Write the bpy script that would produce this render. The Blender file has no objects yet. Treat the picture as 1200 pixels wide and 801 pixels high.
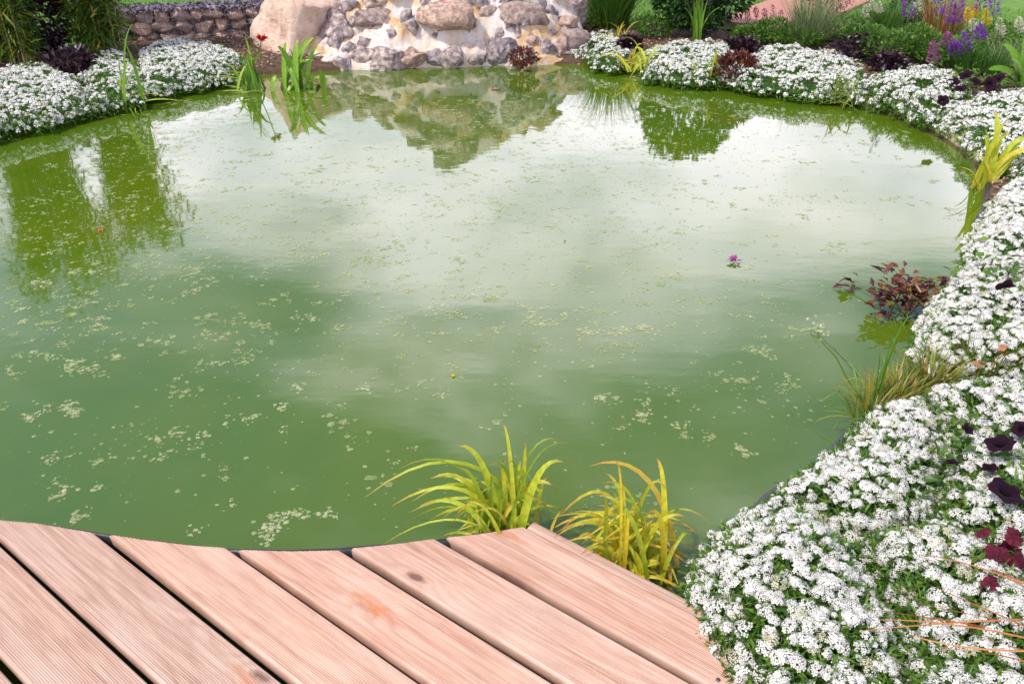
import bpy, math, random
import numpy as np
from mathutils import Vector, Matrix, Quaternion

random.seed(7)
rng = np.random.default_rng(7)
scene = bpy.context.scene
C = scene.collection

# ------------------------------------------------------------------ camera
CAM_Z = 1.37            # above the water (z = 0); the deck top is at 0.12
PITCH = 29.6            # degrees below the horizon
cam_data = bpy.data.cameras.new("camera")
cam_data.lens = 28.0
cam_data.sensor_width = 36.0
cam_data.clip_start = 0.05
cam_data.clip_end = 2000
cam = bpy.data.objects.new("camera", cam_data)
C.objects.link(cam)
cam.location = (0, 0, CAM_Z)
cam.rotation_euler = (math.radians(90 - PITCH), 0, 0)
scene.camera = cam

# ------------------------------------------------------------------ sky, sun, exposure
SUN_DIR = Vector((-0.52, -0.34, 0.85)).normalized()      # towards the sun
world = bpy.data.worlds.new("World")
scene.world = world
world.use_nodes = True
nt = world.node_tree
nt.nodes.clear()


def wn(kind, **kw):
    n = nt.nodes.new(kind)
    for k, v in kw.items():
        setattr(n, k, v)
    return n


w_out = wn("ShaderNodeOutputWorld")
w_bg = wn("ShaderNodeBackground")
w_bg.inputs["Strength"].default_value = 0.15
w_sky = wn("ShaderNodeTexSky", sky_type="NISHITA", sun_disc=False)
w_sky.sun_elevation = math.asin(SUN_DIR.z)
w_sky.sun_rotation = math.atan2(SUN_DIR.x, SUN_DIR.y)
w_sky.dust_density = 1.5
w_tc = wn("ShaderNodeTexCoord")
w_sep = wn("ShaderNodeSeparateXYZ")
nt.links.new(w_tc.outputs["Generated"], w_sep.inputs[0])


def wmath(op, a, b=None, clamp=False):
    n = wn("ShaderNodeMath", operation=op, use_clamp=clamp)
    for i, s in enumerate((a, b)):
        if s is None:
            continue
        if isinstance(s, (int, float)):
            n.inputs[i].default_value = s
        else:
            nt.links.new(s, n.inputs[i])
    return n.outputs[0]


# a cloud sheet: directions are projected on a flat layer overhead, so the
# clouds crowd together towards the horizon as a real layer does
zc = wmath("MAXIMUM", w_sep.outputs["Z"], 0.0)
zd = wmath("ADD", zc, 0.22)
u = wmath("DIVIDE", w_sep.outputs["X"], zd)
v = wmath("DIVIDE", w_sep.outputs["Y"], zd)
w_comb = wn("ShaderNodeCombineXYZ")
nt.links.new(u, w_comb.inputs[0])
nt.links.new(v, w_comb.inputs[1])
SKY_SEED = 13.4
w_comb.inputs[2].default_value = SKY_SEED
w_n1 = wn("ShaderNodeTexNoise")
w_n1.inputs["Scale"].default_value = 1.15
w_n1.inputs["Detail"].default_value = 4
w_n1.inputs["Roughness"].default_value = 0.55
w_n1.inputs["Distortion"].default_value = 0.35
nt.links.new(w_comb.outputs[0], w_n1.inputs["Vector"])
hz = wmath("SUBTRACT", 1.0, wmath("DIVIDE", zc, 0.60), True)       # thicker towards the horizon
cl = wmath("ADD", w_n1.outputs["Fac"], wmath("MULTIPLY", hz, 0.45))
w_ramp = wn("ShaderNodeMapRange", interpolation_type="SMOOTHSTEP")
w_ramp.inputs["From Min"].default_value = 0.52
w_ramp.inputs["From Max"].default_value = 0.80
nt.links.new(cl, w_ramp.inputs["Value"])
w_mix = wn("ShaderNodeMix", data_type="RGBA")
w_n2 = wn("ShaderNodeTexNoise")
w_n2.inputs["Scale"].default_value = 1.7
w_n2.inputs["Detail"].default_value = 5
nt.links.new(w_comb.outputs[0], w_n2.inputs["Vector"])
w_cr = wn("ShaderNodeValToRGB")
w_cr.color_ramp.elements[0].position = 0.36
w_cr.color_ramp.elements[0].color = (0.52, 0.53, 0.60, 1)
w_cr.color_ramp.elements[1].position = 0.60
w_cr.color_ramp.elements[1].color = (1.03, 0.95, 1.08, 1)
nt.links.new(w_n2.outputs["Fac"], w_cr.inputs[0])
w_mul = wn("ShaderNodeVectorMath", operation="SCALE")
w_mul.inputs["Scale"].default_value = 16.0
nt.links.new(w_cr.outputs[0], w_mul.inputs[0])
nt.links.new(w_ramp.outputs[0], w_mix.inputs[0])
nt.links.new(w_sky.outputs[0], w_mix.inputs[6])
nt.links.new(w_mul.outputs[0], w_mix.inputs[7])
nt.links.new(w_mix.outputs[2], w_bg.inputs["Color"])
nt.links.new(w_bg.outputs[0], w_out.inputs["Surface"])

sun_data = bpy.data.lights.new("sun", "SUN")
sun_data.energy = 3.1
sun_data.angle = math.radians(3.5)
sun_data.color = (1.0, 0.93, 0.80)
sun = bpy.data.objects.new("sun", sun_data)
C.objects.link(sun)
sun.rotation_euler = SUN_DIR.to_track_quat("Z", "Y").to_euler()
sun.location = (-4, -3, 8)

scene.view_settings.view_transform = "Standard"
scene.view_settings.look = "None"
scene.view_settings.gamma = 1
scene.view_settings.use_curve_mapping = False
scene.view_settings.exposure = 0.25
scene.cycles.max_bounces = 5
scene.cycles.diffuse_bounces = 3
scene.cycles.transparent_max_bounces = 8

# ------------------------------------------------------------------ measuring helpers
F = 933.3
TH = math.radians(PITCH)


def ray(px, py):
    x = (px - 600) / F
    y = -(py - 400.5) / F
    return np.array([x, math.cos(TH) + y * math.sin(TH), -math.sin(TH) + y * math.cos(TH)])


def P(px, py, z=0.0):
    """survey point: where the sight line through a photo point meets height z"""
    r = ray(px, py)
    return np.array([0, 0, CAM_Z]) + r * ((z - CAM_Z) / r[2])


def PY(px, py, y, zmin=0.015):
    """survey point on the sight line at forward distance y (not below the water)"""
    r = ray(px, py)
    p = np.array([0, 0, CAM_Z]) + r * (y / r[1])
    return p if p[2] > zmin else P(px, py, zmin)


def vn(p, s=1.0, seed=0.0):
    p = np.atleast_2d(np.asarray(p, float))
    if p.shape[1] == 2:
        p = np.c_[p, np.zeros(len(p))]
    q = p * s + np.array([seed * 13.7, seed * 7.3, seed * 3.9])
    i = np.floor(q)
    f = q - i
    f = f * f * (3 - 2 * f)

    def h(dx, dy, dz):
        k = (i[:, 0] + dx) * 127.1 + (i[:, 1] + dy) * 311.7 + (i[:, 2] + dz) * 74.7
        r = np.sin(k) * 43758.5453
        return r - np.floor(r)
    o = 0
    for dx in (0, 1):
        for dy in (0, 1):
            for dz in (0, 1):
                o = o + h(dx, dy, dz) * (f[:, 0] if dx else 1 - f[:, 0]) * (f[:, 1] if dy else 1 - f[:, 1]) * (f[:, 2] if dz else 1 - f[:, 2])
    return o


def fbm(p, s=1.0, seed=0.0, oct=4):
    o, a, t = 0, 1.0, 0
    for k in range(oct):
        o = o + a * vn(p, s * 2 ** k, seed + k)
        t += a
        a *= 0.5
    return o / t


# ------------------------------------------------------------------ mesh builder
class MB:
    def __init__(s):
        s.v, s.f, s.c, s.n = [], [], [], 0

    def add(s, verts, faces, rnd=0.5, t=0.0):
        verts = np.asarray(verts, float).reshape(-1, 3)
        faces = np.asarray(faces, int)
        n = len(verts)
        c = np.zeros((n, 4))
        c[:, 0] = rnd
        c[:, 1] = t
        c[:, 3] = 1
        s.v.append(verts)
        s.f.append(faces + s.n)
        s.c.append(c)
        s.n += n

    def mesh(s, name, mat, smooth=False):
        me = bpy.data.meshes.new(name)
        if s.v:
            V = np.concatenate(s.v)
            me.vertices.add(len(V))
            me.vertices.foreach_set("co", V.ravel())
            loops = np.concatenate([f.ravel() for f in s.f])
            tot = np.concatenate([np.full(len(f), f.shape[1]) for f in s.f])
            st = np.r_[0, np.cumsum(tot)[:-1]]
            me.loops.add(len(loops))
            me.loops.foreach_set("vertex_index", loops.astype(np.int32))
            me.polygons.add(len(tot))
            me.polygons.foreach_set("loop_start", st.astype(np.int32))
            me.polygons.foreach_set("loop_total", tot.astype(np.int32))
            me.update(calc_edges=True)
            a = me.color_attributes.new("col", "FLOAT_COLOR", "POINT")
            a.data.foreach_set("color", np.concatenate(s.c).ravel())
            if smooth:
                me.polygons.foreach_set("use_smooth", np.ones(len(tot), bool))
        if mat:
            me.materials.append(mat)
        return me

    def build(s, name, mat, parent=None, smooth=False, origin=None):
        if origin is None and parent is not None:
            origin = world_loc(parent)
        if origin is not None:
            o3 = np.asarray(origin)
            s.v = [a - o3 for a in s.v]
        me = s.mesh(name, mat, smooth)
        me.validate()
        o = bpy.data.objects.new(name, me)
        C.objects.link(o)
        if parent is not None:
            o.parent = parent
        elif origin is not None:
            o.location = origin
        return o


LOC = {}


def world_loc(o):
    return LOC.get(o.name, np.array([0.0, 0, 0]))


def tag(o, label=None, cat=None, group=None, kind=None):
    for k, val in (("label", label), ("category", cat), ("group", group), ("kind", kind)):
        if val:
            o[k] = val
    return o


def thing(name, label, cat, loc, group=None):
    o = bpy.data.objects.new(name, None)
    C.objects.link(o)
    o.empty_display_size = 0.05
    o.location = loc
    LOC[o.name] = np.asarray(loc, float)
    return tag(o, label, cat, group)


def norm(a):
    a = np.asarray(a, float)
    return a / np.maximum(np.linalg.norm(a, axis=-1, keepdims=True), 1e-9)


def box(mb, lo, hi, rnd=0.5):
    x0, y0, z0 = lo
    x1, y1, z1 = hi
    v = [(x0, y0, z0), (x1, y0, z0), (x1, y1, z0), (x0, y1, z0), (x0, y0, z1), (x1, y0, z1), (x1, y1, z1), (x0, y1, z1)]
    mb.add(v, [(0, 3, 2, 1), (4, 5, 6, 7), (0, 1, 5, 4), (1, 2, 6, 5), (2, 3, 7, 6), (3, 0, 4, 7)], rnd)


def tube(mb, pts, rad, sides=5, rnd=0.5):
    pts = np.asarray(pts, float)
    n = len(pts)
    rad = np.broadcast_to(np.asarray(rad, float), (n,))
    tan = norm(np.gradient(pts, axis=0))
    ref = np.where(np.abs(tan[:, 2:3]) > 0.9, [[1.0, 0, 0]], [[0, 0, 1.0]])
    a = norm(np.cross(tan, ref))
    b = np.cross(tan, a)
    ang = np.linspace(0, 2 * np.pi, sides, endpoint=False)
    ring = pts[:, None] + rad[:, None, None] * (np.cos(ang)[None, :, None] * a[:, None] + np.sin(ang)[None, :, None] * b[:, None])
    i, j = np.meshgrid(np.arange(n - 1), np.arange(sides), indexing="ij")
    q = np.stack([i * sides + j, i * sides + (j + 1) % sides, (i + 1) * sides + (j + 1) % sides, (i + 1) * sides + j], -1).reshape(-1, 4)
    mb.add(ring.reshape(-1, 3), q, rnd, np.repeat(np.linspace(0, 1, n), sides))


def strip(mb, c, side, w, up, fold=0.25, rnd=0.5):
    """a folded leaf blade along centre line c with half width w"""
    n = len(c)
    L = c - side * w[:, None] + up * (w * fold)[:, None]
    R = c + side * w[:, None] + up * (w * fold)[:, None]
    V = np.stack([L, c, R], 1).reshape(-1, 3)
    i = np.arange(n - 1) * 3
    q = np.concatenate([np.stack([i, i + 1, i + 4, i + 3], -1), np.stack([i + 1, i + 2, i + 5, i + 4], -1)])
    mb.add(V, q, rnd, np.repeat(np.linspace(0, 1, n), 3))


def bez_leaf(mb, base, tip, ctrl, W, n=11, rnd=0.5, belly=0.35, twist=0.0, fold=0.3, blunt=0.0):
    s = np.linspace(0, 1, n)[:, None]
    c = (1 - s) ** 2 * base + 2 * s * (1 - s) * ctrl + s ** 2 * tip
    tan = norm(np.gradient(c, axis=0))
    view = np.array([0, -0.55, 0.83])
    side = norm(np.cross(tan, view))
    up = norm(np.cross(side, tan))
    if twist:
        a = (s * twist)
        side, up = side * np.cos(a) + up * np.sin(a), up * np.cos(a) - side * np.sin(a)
    t = s[:, 0]
    w = W * 0.5 * (0.55 + 0.45 * np.sin(np.pi * np.minimum(t / (2 * belly), 0.5))) * (np.clip(1 - t, 0, 1) ** (0.55 - 0.25 * blunt)) + 0.0004
    strip(mb, c, side, w, up, fold, rnd)


def blades(mb, base, yaw, L, W, tilt, bend, segs=4, rnd=None, power=1.4):
    """many grass blades at once"""
    base = np.asarray(base, float)
    n = len(base)
    rnd = rng.random(n) if rnd is None else rnd
    s = np.linspace(0, 1, segs + 1)
    ang = tilt[:, None] + bend[:, None] * s[None] ** power
    ds = L[:, None] / segs
    r = np.concatenate([np.zeros((n, 1)), np.cumsum(np.sin((ang[:, 1:] + ang[:, :-1]) / 2) * ds, 1)], 1)
    z = np.concatenate([np.zeros((n, 1)), np.cumsum(np.cos((ang[:, 1:] + ang[:, :-1]) / 2) * ds, 1)], 1)
    d = np.stack([np.cos(yaw), np.sin(yaw), 0 * yaw], -1)
    tw = rng.normal(0, 0.5, n)
    sd = np.stack([-np.sin(yaw + tw), np.cos(yaw + tw), 0 * yaw], -1)
    c = base[:, None] + r[..., None] * d[:, None] + np.stack([0 * z, 0 * z, z], -1)
    w = W[:, None] * 0.5 * (1 - s[None] ** 2.2) + 0.00025
    A = c - sd[:, None] * w[..., None]
    B = c + sd[:, None] * w[..., None]
    V = np.stack([A, B], 2).reshape(-1, 3)
    k = (np.arange(n) * (segs + 1) * 2)[:, None]
    i = (np.arange(segs) * 2)[None]
    q = np.stack([k + i, k + i + 1, k + i + 3, k + i + 2], -1).reshape(-1, 4)
    mb.add(V, q, np.repeat(rnd, (segs + 1) * 2), np.tile(np.repeat(s, 2), n))


def leaves(mb, pos, d, L, W, rnd=None, cup=0.25):
    """many small folded leaves: pos, direction, length, width arrays"""
    pos = np.asarray(pos, float)
    n = len(pos)
    rnd = rng.random(n) if rnd is None else rnd
    d = norm(d)
    s = norm(np.cross(d, norm(rng.normal(0, 1, (n, 3)) * 0.5 + [0, 0, 1.0])))
    nn = np.cross(s, d)
    L = np.broadcast_to(np.asarray(L, float), (n,))[:, None]
    W = np.broadcast_to(np.asarray(W, float), (n,))[:, None]
    m = pos + d * L * 0.45
    V = np.stack([pos, m + s * W * 0.5 + nn * W * cup, pos + d * L - nn * L * 0.12, m - s * W * 0.5 + nn * W * cup, m], 1).reshape(-1, 3)
    k = np.arange(n) * 5
    q = np.concatenate([np.stack([k, k + 1, k + 2, k + 4], -1), np.stack([k, k + 4, k + 2, k + 3], -1)])
    mb.add(V, q, np.repeat(rnd, 5), np.tile([0, 0.5, 1, 0.5, 0.5], n))


# ------------------------------------------------------------------ materials
def newmat(name):
    m = bpy.data.materials.new(name)
    m.use_nodes = True
    m.node_tree.nodes.clear()
    return m, m.node_tree


class NT:
    def __init__(s, t):
        s.t = t

    def n(s, kind, ins=None, **kw):
        nd = s.t.nodes.new(kind)
        for k, val in kw.items():
            setattr(nd, k, val)
        for k, val in (ins or {}).items():
            if isinstance(val, bpy.types.NodeSocket):
                s.t.links.new(val, nd.inputs[k])
            else:
                nd.inputs[k].default_value = val
        return nd

    def ramp(s, fac, stops, interp="LINEAR"):
        r = s.t.nodes.new("ShaderNodeValToRGB")
        r.color_ramp.interpolation = interp
        el = r.color_ramp.elements
        while len(el) < len(stops):
            el.new(0.5)
        for e, (p, c) in zip(el, stops):
            e.position = p
            e.color = (*c, 1) if len(c) == 3 else c
        s.t.links.new(fac, r.inputs[0])
        return r.outputs[0]

    def mix(s, fac, a, b, mode="MIX"):
        m = s.t.nodes.new("ShaderNodeMix")
        m.data_type = "RGBA"
        m.blend_type = mode
        for i, val in ((0, fac), (6, a), (7, b)):
            if isinstance(val, bpy.types.NodeSocket):
                s.t.links.new(val, m.inputs[i])
            elif isinstance(val, (int, float)):
                m.inputs[i].default_value = val
            else:
                m.inputs[i].default_value = (*val, 1)
        return m.outputs[2]

    def math(s, op, a, b=None, clamp=False):
        m = s.t.nodes.new("ShaderNodeMath")
        m.operation = op
        m.use_clamp = clamp
        for i, val in ((0, a), (1, b)):
            if val is None:
                continue
            if isinstance(val, bpy.types.NodeSocket):
                s.t.links.new(val, m.inputs[i])
            else:
                m.inputs[i].default_value = val
        return m.outputs[0]

    def noise(s, vec, scale, detail=4, rough=0.55, dist=0.0):
        return s.n("ShaderNodeTexNoise", {"Vector": vec, "Scale": scale, "Detail": detail, "Roughness": rough, "Distortion": dist}).outputs["Fac"]

    def mapping(s, vec, scale=(1, 1, 1), loc=(0, 0, 0)):
        return s.n("ShaderNodeMapping", {"Vector": vec, "Scale": scale, "Location": loc}).outputs[0]

    def out(s, shader):
        o = s.t.nodes.new("ShaderNodeOutputMaterial")
        s.t.links.new(shader, o.inputs["Surface"])


def leafmat(name, stops, tipc=None, transl=0.3, rough=0.45, tip_at=(0.7, 1.0), basec=None, holes=False, spec=0.5):
    m, t = newmat(name)
    N = NT(t)
    at = N.n("ShaderNodeAttribute", attribute_name="col")
    sp = N.n("ShaderNodeSeparateColor", {0: at.outputs["Color"]})
    col = N.ramp(sp.outputs[0], stops)
    if tipc:
        fac = N.n("ShaderNodeMapRange", {"Value": sp.outputs[1], "From Min": tip_at[0], "From Max": tip_at[1]}).outputs[0]
        col = N.mix(fac, col, tipc)
    if basec:
        fac = N.n("ShaderNodeMapRange", {"Value": sp.outputs[1], "From Min": 0.3, "From Max": 0.0}).outputs[0]
        col = N.mix(fac, col, basec)
    tc = N.n("ShaderNodeNewGeometry")
    nz = N.noise(tc.outputs["Position"], 60, 3)
    col = N.mix(1.0, col, N.ramp(nz, [(0.3, (0.78, 0.78, 0.78)), (0.7, (1.15, 1.15, 1.1))]), "MULTIPLY")
    p = N.n("ShaderNodeBsdfPrincipled", {"Base Color": col, "Roughness": rough, "Specular IOR Level": spec})
    if holes:      # thin, ragged film: the water shows through between its filaments
        hn = N.noise(tc.outputs["Position"], 420, 3, 0.7)
        al = N.n("ShaderNodeMapRange", {"Value": hn, "From Min": 0.36, "From Max": 0.62, "To Min": 0.05, "To Max": 0.75}).outputs[0]
        trn = N.n("ShaderNodeBsdfTransparent")
        N.out(N.n("ShaderNodeMixShader", {0: al, 1: trn.outputs[0], 2: p.outputs[0]}).outputs[0])
        return m
    tr = N.n("ShaderNodeBsdfTranslucent", {"Color": col})
    ms = N.n("ShaderNodeMixShader", {0: transl, 1: p.outputs[0], 2: tr.outputs[0]})
    N.out(ms.outputs[0])
    return m


def plain(name, col, rough=0.7, var=0.25, scale=20.0, bump=0.0, col2=None):
    m, t = newmat(name)
    N = NT(t)
    g = N.n("ShaderNodeNewGeometry")
    nz = N.noise(g.outputs["Position"], scale, 6, 0.6)
    c2 = col2 or tuple(c * (1 - var) for c in col)
    c = N.ramp(nz, [(0.35, c2), (0.65, col)])
    ins = {"Base Color": c, "Roughness": rough}
    if bump:
        b = N.n("ShaderNodeBump", {"Height": nz, "Strength": bump, "Distance": 0.02})
        ins["Normal"] = b.outputs[0]
    p = N.n("ShaderNodeBsdfPrincipled", ins)
    N.out(p.outputs[0])
    return m


M = {}
M["alyssum_leaf"] = leafmat("alyssum_leaf", [(0, (0.04, 0.105, 0.012)), (0.6, (0.085, 0.20, 0.02)), (1, (0.18, 0.30, 0.035))], transl=0.3)
M["iris"] = leafmat("iris_leaf", [(0, (0.17, 0.30, 0.02)), (0.35, (0.40, 0.50, 0.03)), (0.75, (0.52, 0.56, 0.04)), (0.93, (0.66, 0.56, 0.06)), (1, (0.40, 0.26, 0.09))], tipc=(0.42, 0.27, 0.06), tip_at=(0.8, 1.0), transl=0.4)
M["iris_gold"] = leafmat("iris_gold_leaf", [(0, (0.28, 0.38, 0.025)), (0.5, (0.64, 0.59, 0.035)), (0.9, (0.74, 0.54, 0.04)), (1, (0.40, 0.22, 0.08))], tipc=(0.45, 0.2, 0.05), tip_at=(0.75, 1.0), transl=0.4)
M["reed"] = leafmat("reed_leaf", [(0, (0.07, 0.19, 0.015)), (0.6, (0.18, 0.36, 0.02)), (1, (0.46, 0.48, 0.05))], tipc=(0.3, 0.25, 0.06), tip_at=(0.85, 1), transl=0.35)
M["broad"] = leafmat("broad_leaf", [(0, (0.09, 0.24, 0.02)), (1, (0.28, 0.48, 0.035))], transl=0.35, rough=0.35)
M["bamboo"] = leafmat("bamboo_leaf", [(0, (0.035, 0.09, 0.012)), (0.6, (0.085, 0.17, 0.015)), (0.92, (0.2, 0.26, 0.02)), (1, (0.42, 0.34, 0.05))], transl=0.35)
M["culm"] = plain("bamboo_culm", (0.34, 0.30, 0.09), 0.4, 0.4, 12)
M["shrub"] = leafmat("shrub_leaf", [(0, (0.015, 0.05, 0.008)), (0.7, (0.035, 0.10, 0.014)), (1, (0.09, 0.19, 0.03))], transl=0.2, rough=0.4)
M["fine_grass"] = leafmat("fine_grass", [(0, (0.03, 0.10, 0.012)), (0.7, (0.08, 0.20, 0.025)), (1, (0.22, 0.30, 0.06))], transl=0.3)
M["blue_grass"] = leafmat("blue_grass", [(0, (0.10, 0.19, 0.07)), (0.7, (0.22, 0.30, 0.14)), (1, (0.42, 0.38, 0.18))], transl=0.3)
M["wheat"] = leafmat("wheat_grass", [(0, (0.16, 0.05, 0.04)), (0.6, (0.30, 0.13, 0.06)), (1, (0.55, 0.36, 0.14))], transl=0.3)
M["carex"] = leafmat("carex_blade", [(0, (0.08, 0.17, 0.015)), (0.6, (0.24, 0.30, 0.03)), (0.85, (0.40, 0.29, 0.06)), (1, (0.36, 0.15, 0.04))], transl=0.3)
M["copper"] = leafmat("copper_strand", [(0, (0.34, 0.11, 0.035)), (1, (0.55, 0.24, 0.08))], transl=0.25)
M["burgundy"] = leafmat("burgundy_leaf", [(0, (0.055, 0.013, 0.014)), (0.55, (0.14, 0.032, 0.030)), (0.8, (0.27, 0.11, 0.04)), (1, (0.18, 0.20, 0.03))], transl=0.3, rough=0.35)
M["dead"] = leafmat("dead_leaf", [(0, (0.25, 0.10, 0.05)), (1, (0.42, 0.20, 0.10))], transl=0.2, rough=0.7)
M["heuchera"] = leafmat("heuchera_leaf", [(0, (0.07, 0.008, 0.02)), (1, (0.17, 0.016, 0.042))], transl=0.25, rough=0.75, spec=0.2)
M["dark_leaf"] = leafmat("dark_purple_leaf", [(0, (0.010, 0.005, 0.010)), (1, (0.05, 0.016, 0.035))], transl=0.15, rough=0.4)
M["brown_shrub"] = leafmat("brown_shrub_leaf", [(0, (0.06, 0.018, 0.012)), (1, (0.20, 0.065, 0.035))], transl=0.25)
M["petunia"] = leafmat("petunia_petal", [(0, (0.004, 0.001, 0.004)), (1, (0.022, 0.004, 0.016))], transl=0.1, rough=0.75, spec=0.12)
M["violet"] = leafmat("violet_floret", [(0, (0.16, 0.02, 0.36)), (1, (0.36, 0.07, 0.60))], transl=0.35)
M["magenta"] = leafmat("magenta_floret", [(0, (0.30, 0.04, 0.24)), (1, (0.52, 0.12, 0.42))], transl=0.35)
M["yellow"] = leafmat("yellow_floret", [(0, (0.7, 0.42, 0.01)), (1, (0.85, 0.65, 0.02))], transl=0.35)
M["red_flower"] = leafmat("red_petal", [(0, (0.5, 0.01, 0.015)), (1, (0.75, 0.035, 0.04))], transl=0.35)
M["cream"] = leafmat("cream_floret", [(0, (0.55, 0.55, 0.42)), (1, (0.78, 0.76, 0.66))], transl=0.3)
M["pink"] = leafmat("pink_floret", [(0, (0.42, 0.12, 0.2)), (1, (0.62, 0.3, 0.36))], transl=0.3)
M["stem"] = plain("green_stem", (0.12, 0.2, 0.03), 0.5, 0.4, 15)
M["bark"] = plain("bark", (0.16, 0.11, 0.07), 0.9, 0.4, 30, 0.3)
M["algae"] = leafmat("algae", [(0, (0.30, 0.38, 0.13)), (0.6, (0.48, 0.53, 0.26)), (1, (0.64, 0.65, 0.42))], transl=0.0, rough=0.6, holes=True)
M["lawn_blade"] = leafmat("lawn_blade", [(0, (0.06, 0.18, 0.012)), (1, (0.16, 0.33, 0.025))], transl=0.35)
M["mulch"] = leafmat("mulch_chip", [(0, (0.12, 0.06, 0.035)), (0.5, (0.30, 0.17, 0.11)), (1, (0.52, 0.36, 0.27))], transl=0.0, rough=0.9)


def mat_petal():
    m, t = newmat("alyssum_petal")
    N = NT(t)
    at = N.n("ShaderNodeAttribute", attribute_name="col")
    sp = N.n("ShaderNodeSeparateColor", {0: at.outputs["Color"]})
    c = N.ramp(sp.outputs[0], [(0, (0.42, 0.40, 0.24)), (0.10, (0.66, 0.64, 0.52)), (0.16, (0.82, 0.81, 0.79)), (0.85, (0.86, 0.85, 0.82)), (0.9, (0.86, 0.85, 0.82)), (0.95, (0.40, 0.45, 0.10)), (1, (0.34, 0.38, 0.08))])
    p = N.n("ShaderNodeBsdfPrincipled", {"Base Color": c, "Roughness": 0.6})
    tr = N.n("ShaderNodeBsdfTranslucent", {"Color": c})
    N.out(N.n("ShaderNodeMixShader", {0: 0.25, 1: p.outputs[0], 2: tr.outputs[0]}).outputs[0])
    return m


M["petal"] = mat_petal()


def mat_wood():
    m, t = newmat("deck_wood")
    N = NT(t)
    tc = N.n("ShaderNodeTexCoord")
    oi = N.n("ShaderNodeObjectInfo")
    off = N.math("MULTIPLY", oi.outputs["Random"], 37.0)
    cx = N.n("ShaderNodeCombineXYZ", {0: off, 1: off, 2: 0.0})
    vec = N.n("ShaderNodeVectorMath", {0: tc.outputs["Object"], 1: cx.outputs[0]}, operation="ADD").outputs[0]
    # cathedral grain: rings stretched along the board, pushed aside by slow noise
    gx = N.n("ShaderNodeSeparateXYZ", {0: vec})
    vo = N.n("ShaderNodeTexVoronoi", {"Vector": N.mapping(vec, (2.6, 7.0, 1)), "Scale": 1.0, "Randomness": 1.0})
    vs = N.n("ShaderNodeSeparateColor", {0: vo.outputs["Color"]})
    has = N.math("GREATER_THAN", vs.outputs[0], 0.35)                      # only some cells carry a knot
    wob = N.noise(N.mapping(vec, (30, 60, 1)), 1.0, 3)
    kd = N.math("ADD", vo.outputs["Distance"], N.math("MULTIPLY", N.math("SUBTRACT", wob, 0.5), 0.10))
    bulge = N.math("MULTIPLY", N.math("POWER", 2.718, N.math("MULTIPLY", kd, -9.0)), has)
    warp = N.noise(N.mapping(vec, (1.1, 8, 1)), 1.0, 4, 0.6)
    ring = N.math("ADD", N.math("ADD", N.math("MULTIPLY", gx.outputs[1], 70.0), N.math("MULTIPLY", warp, 22.0)), N.math("MULTIPLY", bulge, 9.0))
    rings = N.math("MULTIPLY", N.math("ADD", N.math("SINE", N.math("MULTIPLY", ring, 2.4)), 1.0), 0.5)
    rings = N.math("POWER", rings, 2.0)
    streak = N.noise(N.mapping(vec, (3.5, 190, 1)), 1.0, 6, 0.7)
    streak2 = N.noise(N.mapping(vec, (1.6, 38, 1)), 1.0, 5, 0.65)
    blotch = N.noise(N.mapping(vec, (3.0, 8, 1)), 1.0, 6, 0.65)
    base = N.mix(N.n("ShaderNodeMapRange", {"Value": streak, "From Min": 0.37, "From Max": 0.62}).outputs[0], (0.44, 0.245, 0.175), (0.68, 0.475, 0.385))
    base = N.mix(N.n("ShaderNodeMapRange", {"Value": streak2, "From Min": 0.42, "From Max": 0.70, "To Max": 0.7}).outputs[0], base, (0.73, 0.55, 0.47))
    base = N.mix(N.math("MULTIPLY", rings, 0.32), base, (0.36, 0.175, 0.125))
    base = N.mix(N.n("ShaderNodeMapRange", {"Value": blotch, "From Min": 0.45, "From Max": 0.72, "To Max": 0.6}).outputs[0], base, (0.69, 0.51, 0.435))
    tint = N.ramp(oi.outputs["Random"], [(0, (0.80, 0.80, 0.81)), (0.5, (0.89, 0.88, 0.88)), (1, (0.95, 0.87, 0.83))])
    base = N.mix(1.0, base, tint, "MULTIPLY")
    kn = N.math("MULTIPLY", N.n("ShaderNodeMapRange", {"Value": kd, "From Min": 0.085, "From Max": 0.035, "To Max": 0.85}).outputs[0], has)
    base = N.mix(kn, base, (0.15, 0.06, 0.045))
    vo2 = N.n("ShaderNodeTexVoronoi", {"Vector": N.mapping(vec, (2.4, 9.0, 1), (3.3, 1.7, 0)), "Scale": 1.0})
    rs = N.n("ShaderNodeMapRange", {"Value": N.math("ADD", vo2.outputs["Distance"], N.math("MULTIPLY", wob, 0.30)), "From Min": 0.34, "From Max": 0.20, "To Max": 0.85}).outputs[0]
    base = N.mix(rs, base, (0.50, 0.17, 0.05))
    crack = N.noise(N.mapping(vec, (5, 420, 1)), 1.0, 3, 0.6)
    ck = N.n("ShaderNodeMapRange", {"Value": crack, "From Min": 0.36, "From Max": 0.27, "To Max": 0.75}).outputs[0]
    base = N.mix(ck, base, (0.20, 0.10, 0.075))
    dirt = N.noise(vec, 5.0, 8, 0.7)
    base = N.mix(N.n("ShaderNodeMapRange", {"Value": dirt, "From Min": 0.52, "From Max": 0.75, "To Max": 0.35}).outputs[0], base, (0.34, 0.24, 0.20))
    h = N.math("SUBTRACT", N.math("ADD", streak, N.math("MULTIPLY", rings, 0.3)), N.math("MULTIPLY", ck, 0.5))
    b = N.n("ShaderNodeBump", {"Height": h, "Strength": 0.35, "Distance": 0.003})
    p = N.n("ShaderNodeBsdfPrincipled", {"Base Color": base, "Roughness": 0.72, "Normal": b.outputs[0]})
    p.inputs["Specular IOR Level"].default_value = 0.3
    N.out(p.outputs[0])
    return m


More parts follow.
